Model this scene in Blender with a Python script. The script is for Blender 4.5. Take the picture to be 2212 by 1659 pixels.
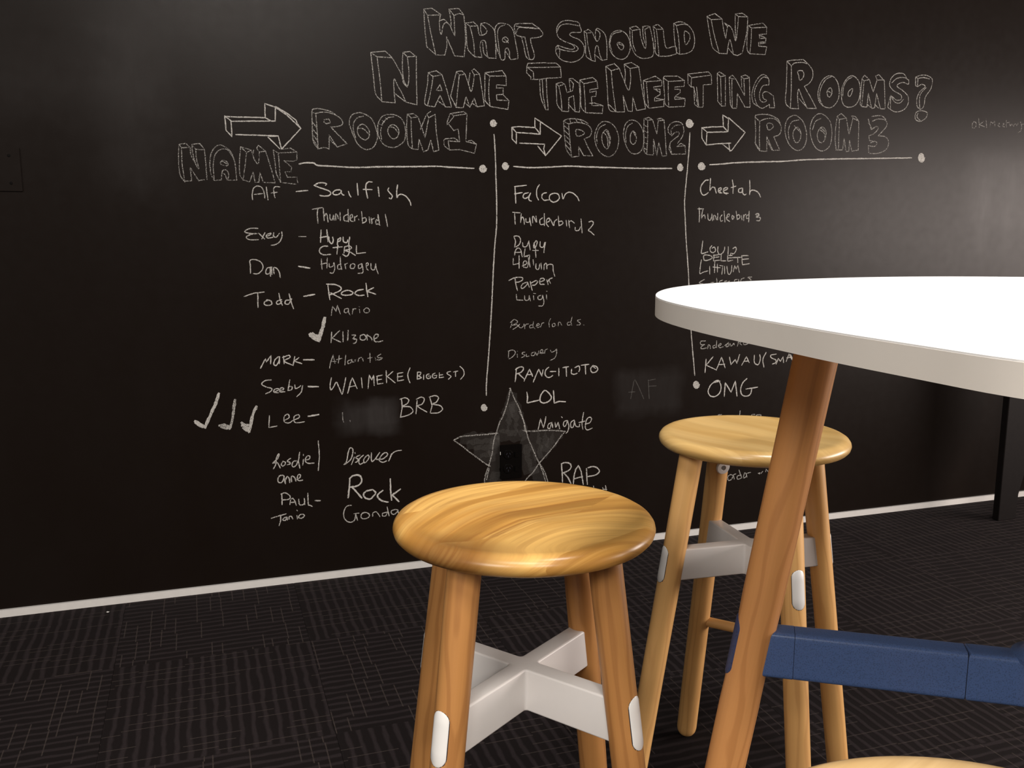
import bpy, bmesh, math, random
from mathutils import Vector, Matrix

for o in list(bpy.data.objects):
    bpy.data.objects.remove(o)
SC = bpy.context.scene
COL = SC.collection
random.seed(7)
PI = math.pi

# ------------------------------------------------------------------ camera
PITCH, ROLL = 0.1665, 0.001
fw = Vector((0, math.cos(PITCH), -math.sin(PITCH)))
up0 = Vector((0, math.sin(PITCH), math.cos(PITCH)))
rt0 = Vector((1, 0, 0))
rt = rt0 * math.cos(ROLL) + up0 * math.sin(ROLL)
up = up0 * math.cos(ROLL) - rt0 * math.sin(ROLL)
cd = bpy.data.cameras.new('camera')
cd.sensor_width = 36
cd.sensor_fit = 'HORIZONTAL'
cd.lens = 1983 / 2212 * 36
cd.clip_start = 0.02
cam = bpy.data.objects.new('camera', cd)
COL.objects.link(cam)
M = Matrix((rt, up, -fw)).transposed().to_4x4()
M.translation = Vector((0, 0, 1.1232))
cam.matrix_world = M
SC.camera = cam

# ------------------------------------------------------------------ world, lamps, exposure
SC.view_settings.view_transform = 'Standard'
SC.view_settings.look = 'None'
SC.view_settings.exposure = 0.0
SC.view_settings.gamma = 1.0
SC.view_settings.use_curve_mapping = False
wd = bpy.data.worlds.new('world')
SC.world = wd
wd.use_nodes = True
wd.node_tree.nodes['Background'].inputs[0].default_value = (1.0, 0.93, 0.86, 1)
wd.node_tree.nodes['Background'].inputs[1].default_value = 0.15


def area(name, loc, target, size, power, color, sy=None):
    l = bpy.data.lights.new(name, 'AREA')
    l.energy = power
    l.color = color
    l.size = size
    if sy:
        l.shape = 'RECTANGLE'
        l.size_y = sy
    o = bpy.data.objects.new(name, l)
    COL.objects.link(o)
    o.location = loc
    d = Vector(target) - Vector(loc)
    o.rotation_euler = d.to_track_quat('-Z', 'Y').to_euler()
    return o


area('ceiling_panel_light', (0.1, -0.2, 2.75), (0.25, 0.3, 0), 1.2, 34, (1.0, 0.95, 0.88), 0.6)
area('table_downlight', (0.75, 1.05, 2.7), (0.7, 1.0, 0), 0.35, 34, (1.0, 0.98, 0.96))
area('rear_ceiling_lights', (-2.2, -3.6, 3.4), (0.2, 2.0, 0.6), 2.0, 150, (1.0, 0.93, 0.86), 1.2)
area('right_fill_light', (1.7, -3.2, 3.6), (0.4, 1.4, 0.6), 1.8, 170, (1.0, 0.91, 0.83), 1.2)  # unseen fill light, added to brighten the right-facing fronts of stools and table
area('far_window_light', (5.0, 2.0, 1.15), (1.5, 2.4, 1.1), 2.8, 205, (1.0, 0.87, 0.80), 1.1)

# ------------------------------------------------------------------ helpers


def link(name, me, mat=None, parent=None, smooth=True):
    o = bpy.data.objects.new(name, me)
    COL.objects.link(o)
    if mat:
        me.materials.append(mat)
    if smooth:
        for p in me.polygons:
            p.use_smooth = True
    if smooth:
        me.set_sharp_from_angle(angle=math.radians(42))
    if parent:
        o.parent = parent
    return o


def obj(name, bm, mat=None, parent=None, smooth=True):
    bm.normal_update()
    me = bpy.data.meshes.new(name)
    bm.to_mesh(me)
    bm.free()
    return link(name, me, mat, parent, smooth)


def thing(name, label, cat, loc=(0, 0, 0), rz=0, group=None):
    o = bpy.data.objects.new(name, None)
    COL.objects.link(o)
    o.location = loc
    o.rotation_euler = (0, 0, rz)
    o['label'] = label
    o['category'] = cat
    if group:
        o['group'] = group
    return o


def add_box(bm, lo, hi):
    vs = [bm.verts.new((x, y, z)) for x in (lo[0], hi[0]) for y in (lo[1], hi[1]) for z in (lo[2], hi[2])]
    for f in ((0, 1, 3, 2), (4, 6, 7, 5), (0, 4, 5, 1), (2, 3, 7, 6), (0, 2, 6, 4), (1, 5, 7, 3)):
        bm.faces.new([vs[i] for i in f])
    return vs


def bevel(bm, w, seg=2, angle=0.6):
    es = [e for e in bm.edges if len(e.link_faces) == 2 and e.calc_face_angle(0) > angle]
    bmesh.ops.bevel(bm, geom=es, offset=w, segments=seg, affect='EDGES', profile=0.5, clamp_overlap=True)


def add_lathe(bm, prof, n=64, M=None, fn=None):
    """prof: (r, z) points from the axis outwards and back to the axis"""
    rings = []
    for r, z in prof:
        if r < 1e-6:
            v = bm.verts.new((0, 0, z))
            rings.append([v])
        else:
            ring = []
            for i in range(n):
                a = 2 * PI * i / n
                zz = z + (fn(r, a, z) if fn else 0)
                ring.append(bm.verts.new((r * math.cos(a), r * math.sin(a), zz)))
            rings.append(ring)
    for A, B in zip(rings, rings[1:]):
        if len(A) == 1 and len(B) == 1:
            continue
        for i in range(n):
            j = (i + 1) % n
            if len(A) == 1:
                bm.faces.new((A[0], B[i], B[j]))
            elif len(B) == 1:
                bm.faces.new((A[j], A[i], B[0]))
            else:
                bm.faces.new((A[i], B[i], B[j], A[j]))
    if M is not None:
        vs = [v for R in rings for v in R]
        bmesh.ops.transform(bm, matrix=M, verts=vs)
    bmesh.ops.recalc_face_normals(bm, faces=bm.faces[:])


def add_prism(bm, pts, z0, z1):
    a = [bm.verts.new((p[0], p[1], z0)) for p in pts]
    b = [bm.verts.new((p[0], p[1], z1)) for p in pts]
    n = len(pts)
    bm.faces.new(b)
    bm.faces.new(a[::-1])
    for i in range(n):
        j = (i + 1) % n
        bm.faces.new((a[i], a[j], b[j], b[i]))
    bmesh.ops.recalc_face_normals(bm, faces=bm.faces[:])


def fillet(pts, rad, seg=5):
    """round every corner of a closed polygon; rad is a number or a list"""
    out = []
    n = len(pts)
    for i in range(n):
        p0, p1, p2 = Vector(pts[i - 1]), Vector(pts[i]), Vector(pts[(i + 1) % n])
        r = rad[i] if isinstance(rad, (list, tuple)) else rad
        if r <= 0:
            out.append(p1)
            continue
        d0, d2 = (p0 - p1).normalized(), (p2 - p1).normalized()
        ang = d0.angle(d2)
        t = r / math.tan(ang / 2)
        t = min(t, (p0 - p1).length * .49, (p2 - p1).length * .49)
        a, b = p1 + d0 * t, p1 + d2 * t
        for k in range(seg + 1):
            s = k / seg
            out.append(a * (1 - s) ** 2 + p1 * 2 * s * (1 - s) + b * s * s)
    return out


# ------------------------------------------------------------------ materials
class NT:
    def __init__(s, name):
        s.m = bpy.data.materials.new(name)
        s.m.use_nodes = True
        s.t = s.m.node_tree
        s.b = s.t.nodes['Principled BSDF']
        s.out = s.t.nodes['Material Output']

    def n(s, typ, **kw):
        x = s.t.nodes.new(typ)
        for k, v in kw.items():
            setattr(x, k, v)
        return x

    def l(s, a, b):
        s.t.links.new(a, b)

    def val(s, v):
        return v

    def math(s, op, a, b=None, c=None, clamp=False):
        x = s.n('ShaderNodeMath', operation=op, use_clamp=clamp)
        for i, v in enumerate((a, b, c)):
            if v is None:
                continue
            if isinstance(v, (int, float)):
                x.inputs[i].default_value = v
            else:
                s.l(v, x.inputs[i])
        return x.outputs[0]

    def coord(s, out='Object', scale=(1, 1, 1), rot=(0, 0, 0), loc=(0, 0, 0), rnd=0):
        tc = s.n('ShaderNodeTexCoord')
        mp = s.n('ShaderNodeMapping')
        mp.inputs['Scale'].default_value = scale
        mp.inputs['Rotation'].default_value = rot
        mp.inputs['Location'].default_value = loc
        src = tc.outputs[out]
        if rnd:
            oi = s.n('ShaderNodeObjectInfo')
            mu = s.n('ShaderNodeVectorMath', operation='SCALE')
            cb = s.n('ShaderNodeCombineXYZ')
            s.l(oi.outputs['Random'], cb.inputs[0])
            s.l(oi.outputs['Random'], cb.inputs[1])
            s.l(oi.outputs['Random'], cb.inputs[2])
            s.l(cb.outputs[0], mu.inputs[0])
            mu.inputs['Scale'].default_value = rnd
            ad = s.n('ShaderNodeVectorMath', operation='ADD')
            s.l(src, ad.inputs[0])
            s.l(mu.outputs[0], ad.inputs[1])
            src = ad.outputs[0]
        s.l(src, mp.inputs[0])
        return mp.outputs[0]

    def noise(s, vec, scale, detail=3, rough=.5, dist=0):
        x = s.n('ShaderNodeTexNoise')
        x.inputs['Scale'].default_value = scale
        x.inputs['Detail'].default_value = detail
        x.inputs['Roughness'].default_value = rough
        x.inputs['Distortion'].default_value = dist
        s.l(vec, x.inputs['Vector'])
        return x.outputs['Fac']

    def ramp(s, fac, stops):
        x = s.n('ShaderNodeValToRGB')
        r = x.color_ramp
        while len(r.elements) < len(stops):
            r.elements.new(.5)
        for e, (p, c) in zip(r.elements, stops):
            e.position = p
            e.color = (*c, 1) if len(c) == 3 else c
        s.l(fac, x.inputs[0])
        return x.outputs[0]

    def mix(s, fac, a, b, mode='MIX'):
        x = s.n('ShaderNodeMix', data_type='RGBA', blend_type=mode)
        for i, v in ((0, fac), (6, a), (7, b)):
            if isinstance(v, (int, float)):
                x.inputs[i].default_value = v
            elif isinstance(v, tuple):
                x.inputs[i].default_value = (*v, 1)
            else:
                s.l(v, x.inputs[i])
        return x.outputs[2]

    def bump(s, h, strength=.3, dist=.001):
        x = s.n('ShaderNodeBump')
        x.inputs['Strength'].default_value = strength
        x.inputs['Distance'].default_value = dist
        s.l(h, x.inputs['Height'])
        s.l(x.outputs[0], s.b.inputs['Normal'])

    def set(s, **kw):
        for k, v in kw.items():
            i = s.b.inputs[k.replace('_', ' ')]
            if isinstance(v, (int, float)):
                i.default_value = v
            elif isinstance(v, tuple):
                i.default_value = (*v, 1)
            else:
                s.l(v, i)
        return s.m


def plain(name, col, rough=.5, spec=.5, speck=None, noise_amt=.06, bump=0.0):
    t = NT(name)
    v = t.coord()
    n = t.noise(v, 60, 4)
    c = t.mix(n, tuple(x * (1 - noise_amt) for x in col), tuple(min(1, x * (1 + noise_amt)) for x in col))
    if speck:
        f = t.noise(v, speck[1], 1)
        f = t.ramp(f, ((speck[2], (0, 0, 0)), (speck[2] + .05, (1, 1, 1))))
        c = t.mix(f, c, speck[0])
    t.set(Base_Color=c, Roughness=rough, Specular_IOR_Level=spec)
    if bump:
        t.bump(t.noise(v, 400, 2), bump, .0005)
    return t.m


def wood_leg(name, light, mid, dark, rnd=3.0):
    """straight turned timber: grain runs along local z"""
    t = NT(name)
    v = t.coord(rnd=rnd, scale=(1, 1, .045))
    n1 = t.noise(v, 16, 3, .5, .6)
    w = t.n('ShaderNodeTexWave', wave_type='RINGS', rings_direction='Z', wave_profile='SIN')
    w.inputs['Scale'].default_value = 22
    w.inputs['Distortion'].default_value = 7
    w.inputs['Detail'].default_value = 2
    w.inputs['Detail Scale'].default_value = 1.2
    v2 = t.coord(rnd=rnd, scale=(1, 1, .17), loc=(.07, .03, 0))
    t.l(v2, w.inputs['Vector'])
    fine = t.noise(t.coord(rnd=rnd, scale=(1, 1, .012)), 420, 2)
    ring = t.ramp(w.outputs['Fac'], ((.0, (0, 0, 0)), (.72, (.15, .15, .15)), (.93, (1, 1, 1))))
    c = t.mix(n1, light, mid)
    c = t.mix(t.math('MULTIPLY', ring, .36), c, dark)
    c = t.mix(t.math('MULTIPLY', fine, .22), c, dark)
    big = t.noise(t.coord(rnd=rnd, scale=(1, 1, .25)), 7, 1)
    c = t.mix(t.math('MULTIPLY', big, .3), c, tuple(x * .8 for x in mid))
    t.set(Base_Color=c, Roughness=.42, Specular_IOR_Level=.4)
    t.bump(fine, .15, .0003)
    return t.m


def wood_seat(name, light, mid, dark, ang, off, contrast, curve=3.2, plank=.125, heart=None):
    """solid dished seat glued from planks; the figure flows along a direction in the plane"""
    t = NT(name)
    v = t.coord(rot=(0, 0, -ang))
    sp = t.n('ShaderNodeSeparateXYZ')
    t.l(v, sp.inputs[0])
    X, Y, Z = sp.outputs
    pid = t.math('FLOOR', t.math('DIVIDE', t.math('ADD', Y, 1 + off[2]), plank))
    warpv = t.coord(rot=(0, 0, -ang), scale=(.55, 1, 1), loc=off)
    warp = t.math('SUBTRACT', t.noise(warpv, 4.2, 1, .4), .5)
    # flow coordinate: bends, dips into the wood with depth, differs from plank to plank
    F = t.math('ADD', Y, t.math('MULTIPLY', t.math('MULTIPLY', X, X), curve))
    F = t.math('ADD', F, t.math('MULTIPLY', warp, .17))
    F = t.math('ADD', F, t.math('MULTIPLY', Z, 1.1))
    F = t.math('ADD', F, t.math('MULTIPLY', pid, .731))

    def along(sx, sy, detail, rough):
        cb = t.n('ShaderNodeCombineXYZ')
        t.l(t.math('ADD', t.math('MULTIPLY', X, sx), t.math('MULTIPLY', pid, 3.7)), cb.inputs[0])
        t.l(t.math('MULTIPLY', F, sy), cb.inputs[1])
        cb.inputs[2].default_value = off[0] * 7
        return t.noise(cb.outputs[0], 1.0, detail, rough)
    broad = along(2.2, 15, 2, .5)
    lines = along(3.5, 90, 3, .6)
    fine = along(6, 420, 2, .5)
    c = t.ramp(broad, ((.30, tuple(x * .70 for x in mid)), (.43, mid), (.56, light), (.70, tuple(min(1, x * 1.12) for x in light))))
    ln = t.ramp(lines, ((.42, (0, 0, 0)), (.62, (1, 1, 1))))
    # strong lines only in some of the bands
    gate = t.ramp(along(1.6, 9, 1, .5), ((.44, (0, 0, 0)), (.62, (1, 1, 1))))
    c = t.mix(t.math('MULTIPLY', t.math('MULTIPLY', ln, t.math('ADD', .40, t.math('MULTIPLY', gate, .60))), contrast), c, dark)
    pale = t.ramp(lines, ((.30, (1, 1, 1)), (.42, (0, 0, 0))))
    c = t.mix(t.math('MULTIPLY', pale, .45), c, tuple(min(1, x * 1.18) for x in light))
    c = t.mix(t.math('MULTIPLY', fine, .16), c, dark)
    rr = t.n('ShaderNodeTexWhiteNoise', noise_dimensions='1D')
    t.l(pid, rr.inputs['W'])
    c = t.mix(t.math('MULTIPLY', rr.outputs['Value'], .16), c, mid)
    if heart:                                            # a patch of dark heartwood near the rim
        dv = t.n('ShaderNodeVectorMath', operation='DISTANCE')
        tc = t.n('ShaderNodeTexCoord')
        t.l(tc.outputs['Object'], dv.inputs[0])
        dv.inputs[1].default_value = heart
        dd = t.math('ADD', dv.outputs['Value'], t.math('MULTIPLY', t.math('SUBTRACT', lines, .5), .07))
        hm = t.ramp(dd, ((.035, (1, 1, 1)), (.100, (0, 0, 0))))
        c = t.mix(t.math('MULTIPLY', hm, .8), c, tuple(x * .6 for x in dark))
    t.set(Base_Color=c, Roughness=.30, Specular_IOR_Level=.45)
    t.bump(fine, .05, .0003)
    return t.m


# blackboard paint with wiped chalk smears and a painted-in reflection (coordinates: x along the wall, z height)
def board_material():
    t = NT('blackboard_paint')
    tc = t.n('ShaderNodeTexCoord')
    sp = t.n('ShaderNodeSeparateXYZ')
    t.l(tc.outputs['Object'], sp.inputs[0])
    X, Z = sp.outputs[0], sp.outputs[2]
    v = t.coord()
    wob = t.noise(v, 14, 3)

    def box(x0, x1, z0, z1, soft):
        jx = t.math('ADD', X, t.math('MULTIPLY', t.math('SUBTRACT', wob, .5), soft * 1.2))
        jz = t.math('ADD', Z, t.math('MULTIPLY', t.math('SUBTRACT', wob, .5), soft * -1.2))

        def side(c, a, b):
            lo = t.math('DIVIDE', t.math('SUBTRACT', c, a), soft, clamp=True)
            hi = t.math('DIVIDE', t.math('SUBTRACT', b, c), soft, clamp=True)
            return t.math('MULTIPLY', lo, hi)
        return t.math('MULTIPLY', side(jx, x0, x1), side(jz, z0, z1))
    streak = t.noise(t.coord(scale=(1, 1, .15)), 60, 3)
    dust_sheen = None
    for x0, x1, z0, z1, s, a in SMUDGES_SHEEN:
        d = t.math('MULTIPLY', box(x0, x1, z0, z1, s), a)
        dust_sheen = d if dust_sheen is None else t.math('ADD', dust_sheen, d)
    dust_sheen = t.math('MULTIPLY', dust_sheen, t.math('ADD', .65, t.math('MULTIPLY', streak, .7)))
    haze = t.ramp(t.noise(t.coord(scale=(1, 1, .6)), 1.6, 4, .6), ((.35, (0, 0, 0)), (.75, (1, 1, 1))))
    dust_sheen = t.math('ADD', dust_sheen, t.math('MULTIPLY', haze, .003))
    c = t.mix(dust_sheen, (.0062, .0040, .0030), (.62, .60, .60))
    rough = t.math('ADD', .27, t.math('MULTIPLY', t.noise(v, 30, 3), .08))
    t.set(Base_Color=c, Roughness=rough, Specular_IOR_Level=.075)
    t.bump(t.noise(v, 260, 3), .10, .0006)
    return t.m


SMUDGES_SHEEN = [  # x0, x1, z0, z1, softness, amount: places wiped with a cloth or duster, last two a painted reflection
    (-.605, -.375, .458, .595, .05, .020),
    (-.50, -.385, .46, .60, .02, .008),
    (.37, .665, .455, .65, .045, .011),
    (1.84, 2.35, 1.10, 1.46, .08, .02),
    (1.92, 2.02, 1.0, 1.36, .05, .018),
    (2.05, 2.14, 1.0, 1.40, .05, .014),
    (-1.66, -.98, 1.38, 1.67, .15, .007),  # blurred reflection at upper left, painted into the colour: level part
    (-1.27, -1.01, 1.18, 1.76, .11, .008),  # upright part of the same painted reflection
]


def carpet_material():
    t = NT('carpet_loop_pile')
    tc = t.n('ShaderNodeTexCoord')
    oi = t.n('ShaderNodeObjectInfo')
    sp = t.n('ShaderNodeSeparateXYZ')
    t.l(tc.outputs['Object'], sp.inputs[0])
    X, Y = sp.outputs[0], sp.outputs[1]
    cb = t.n('ShaderNodeCombineXYZ')
    t.l(t.math('ADD', X, t.math('MULTIPLY', oi.outputs['Random'], 40)), cb.inputs[0])
    t.l(Y, cb.inputs[1])
    V = cb.outputs[0]
    mp = t.n('ShaderNodeMapping')
    mp.inputs['Scale'].default_value = (1, .45, 1)
    t.l(V, mp.inputs[0])
    wob = t.noise(mp.outputs[0], 26, 2, .6)
    sx = t.math('ADD', X, t.math('MULTIPLY', t.math('SUBTRACT', wob, .5), .017))
    ph = t.math('FRACT', t.math('DIVIDE', t.math('ADD', sx, 10), .0278))
    d = t.math('ABSOLUTE', t.math('SUBTRACT', ph, .5))
    stripe = t.ramp(d, ((.10, (1, 1, 1)), (.26, (0, 0, 0))))
    # thin broken lines across the ribs
    row = t.math('FLOOR', t.math('DIVIDE', t.math('ADD', Y, 10), .0333))
    seg = t.math('FLOOR', t.math('DIVIDE', t.math('ADD', t.math('ADD', X, 10), t.math('MULTIPLY', t.math('FRACT', t.math('MULTIPLY', row, .37)), .2)), .112))
    wn = t.n('ShaderNodeTexWhiteNoise', noise_dimensions='3D')
    c2 = t.n('ShaderNodeCombineXYZ')
    t.l(row, c2.inputs[0])
    t.l(seg, c2.inputs[1])
    t.l(oi.outputs['Random'], c2.inputs[2])
    t.l(c2.outputs[0], wn.inputs['Vector'])
    on = t.math('GREATER_THAN', wn.outputs['Value'], .38)
    fy = t.math('FRACT', t.math('DIVIDE', t.math('ADD', Y, 10), .0333))
    pos = t.math('ADD', .25, t.math('MULTIPLY', t.math('FRACT', t.math('MULTIPLY', wn.outputs['Value'], 7.3)), .5))
    ln = t.math('LESS_THAN', t.math('ABSOLUTE', t.math('SUBTRACT', fy, pos)), .042)
    line = t.math('MULTIPLY', ln, on)
    grain = t.noise(V, 900, 2, .6)
    knot = t.noise(V, 330, 1)
    base = t.mix(grain, (.0040, .0028, .0030), (.0130, .0092, .0090))
    c = t.mix(t.math('MULTIPLY', stripe, t.math('ADD', .25, t.math('MULTIPLY', knot, .9)), clamp=True), base, (.026, .0195, .0205))
    c = t.mix(t.math('MULTIPLY', line, t.math('ADD', .3, t.math('MULTIPLY', knot, .9)), clamp=True), c, (.048, .037, .033))
    t.set(Base_Color=c, Roughness=.95, Specular_IOR_Level=.12)
    h = t.math('ADD', t.math('MULTIPLY', stripe, .8), t.math('MULTIPLY', grain, .5))
    h = t.math('ADD', h, t.math('MULTIPLY', line, .6))
    t.bump(h, .6, .002)
    return t.m


CHALK = {}


def chalk_material(strength):
    if strength in CHALK:
        return CHALK[strength]
    t = NT('chalk_%02d' % int(strength * 100))
    v = t.coord()
    n = t.noise(v, 330, 3, .7)
    n2 = t.noise(v, 60, 2)
    lo = (.62 - .25 * strength) if strength > .2 else .36
    cov = t.ramp(n, ((max(lo - .05, 0), (0, 0, 0)), (lo + .10, (1, 1, 1))))
    cov = t.math('MULTIPLY', cov, t.math('ADD', .72, t.math('MULTIPLY', n2, .5)), clamp=True)
    cov = t.math('MULTIPLY', cov, .38 + .62 * strength if strength > .2 else strength)
    t.set(Base_Color=(.38, .365, .34), Roughness=.95, Specular_IOR_Level=.1)
    tr = t.n('ShaderNodeBsdfTransparent')
    mx = t.n('ShaderNodeMixShader')
    t.l(cov, mx.inputs[0])
    t.l(tr.outputs[0], mx.inputs[1])
    t.l(t.b.outputs[0], mx.inputs[2])
    t.l(mx.outputs[0], t.out.inputs[0])
    CHALK[strength] = t.m
    return t.m


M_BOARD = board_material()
M_CARPET = carpet_material()
M_WHITE_TRIM = plain('white_painted_trim', (.50, .485, .465), .5, .4)
M_LAMINATE = plain('white_laminate', (.80, .79, .78), .38, .5, noise_amt=.01)
M_EDGE = plain('table_edge_band', (.68, .64, .59), .5, .4, noise_amt=.02, bump=.05)
M_PLASTIC = plain('white_moulded_plastic', (.70, .68, .665), .38, .5, noise_amt=.015)
M_PAD = plain('white_plastic_cap', (.80, .79, .77), .35, .5, noise_amt=.01)
M_BLUE = plain('speckled_blue_powder_coat', (.074, .132, .305), .28, .5, speck=((.055, .095, .21), 700, .56), noise_amt=.05, bump=.03)
M_BLUE_CAP = plain('dark_blue_cap', (.045, .065, .16), .4, .5, speck=((.03, .04, .09), 420, .6))
M_GAP = plain('dark_seam', (.012, .012, .02), .8, .2)
M_BLACK_GLOSS = plain('black_glossy_plastic', (.0025, .002, .0018), .2, .15)
M_BLACK_WOOD = plain('black_stained_wood', (.0050, .0036, .0034), .6, .08, noise_amt=.3)
M_GREY = plain('grey_rubber', (.10, .095, .09), .7, .3)
M_METAL = plain('dull_screw_metal', (.16, .15, .14), .4, .5)
M_PAPER = plain('white_paper', (.75, .73, .70), .8, .2)
M_LEG1 = wood_leg('cherry_toned_leg', (.60, .31, .105), (.46, .20, .058), (.18, .06, .015), 3.0)
M_LEG2 = wood_leg('pale_beech_leg', (.86, .52, .20), (.76, .42, .145), (.45, .20, .065), 5.0)
M_LEGT = wood_leg('table_leg_timber', (.82, .42, .155), (.72, .325, .11), (.36, .13, .036), 2.0)
M_SEAT1 = wood_seat('figured_seat_timber', (.70, .42, .125), (.53, .27, .062), (.22, .08, .018), math.radians(-12), (.37, .9, .02), .8, heart=(-.178, -.012, .722))
M_SEAT2 = wood_seat('plain_seat_timber', (.68, .45, .175), (.60, .37, .125), (.42, .22, .06), math.radians(-66), (1.7, .3, .05), .25, .8, .30)
M_SEAT3 = wood_seat('light_seat_timber', (.80, .57, .29), (.74, .50, .23), (.55, .33, .12), math.radians(10), (2.9, 1.3, .03), .25, .8, .2)

# ------------------------------------------------------------------ setting
WD, WY = 3.0587, 0.3283
wall_frame = Matrix.Translation((0, WD, 0)) @ Matrix.Rotation(WY, 4, 'Z')   # local x along the wall, -y into the room


def W(u, n, z=0):
    return wall_frame @ Vector((u, -n, z))


bm = bmesh.new()
add_box(bm, (-3.4, 0, 0), (4.2, .12, 2.9))
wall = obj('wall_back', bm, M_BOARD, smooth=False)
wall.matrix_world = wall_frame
wall['kind'] = 'structure'
wall['label'] = 'black chalkboard wall covered in chalk lettering'

bm = bmesh.new()
add_box(bm, (-3.4, -.009, -.004), (4.2, 0, .0225))
bevel(bm, .001, 1)
bb = obj('baseboard_back', bm, M_WHITE_TRIM, smooth=False)
bb.matrix_world = wall_frame
bb['kind'] = 'structure'
bb['label'] = 'thin pale grey skirting strip under the chalkboard wall'

bm = bmesh.new()
add_box(bm, (-3.4, -5.6, -.10), (4.2, 0, -.0065))
floor = obj('floor', bm, M_GREY, smooth=False)
floor.matrix_world = wall_frame
floor['kind'] = 'structure'
floor['label'] = 'floor laid with dark patterned carpet tiles turned a quarter turn by turns'


def tile_mesh(w, h, nx=10):
    bm = bmesh.new()
    add_box(bm, (-w / 2, -h / 2, -.0065), (w / 2, h / 2, 0))
    bevel(bm, .0012, 1)
    me = bpy.data.meshes.new('carpet_tile')
    bm.to_mesh(me)
    bm.free()
    me.materials.append(M_CARPET)
    return me


full = tile_mesh(.4992, .4992)
first_a = tile_mesh(.4992, .4452)
first_b = tile_mesh(.4452, .4992)
for j in range(-1, 10):
    for i in range(-4, 9):
        u = -1.245 + .25 + .5 * (i - 0)
        if u < -3.2 or u > 4.0:
            continue
        n = .455 + .5 * j + .25
        turned = (i + j) % 2 != 0
        if j == -1:
            n = .2315
            me = first_b if turned else first_a
        else:
            me = full
        t = bpy.data.objects.new('carpet_tile', me)
        COL.objects.link(t)
        t.parent = floor
        t.matrix_parent_inverse = Matrix.Identity(4)
        t.location = (u, -n, 0)
        t.rotation_euler = (0, 0, PI / 2 if turned else 0)

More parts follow.
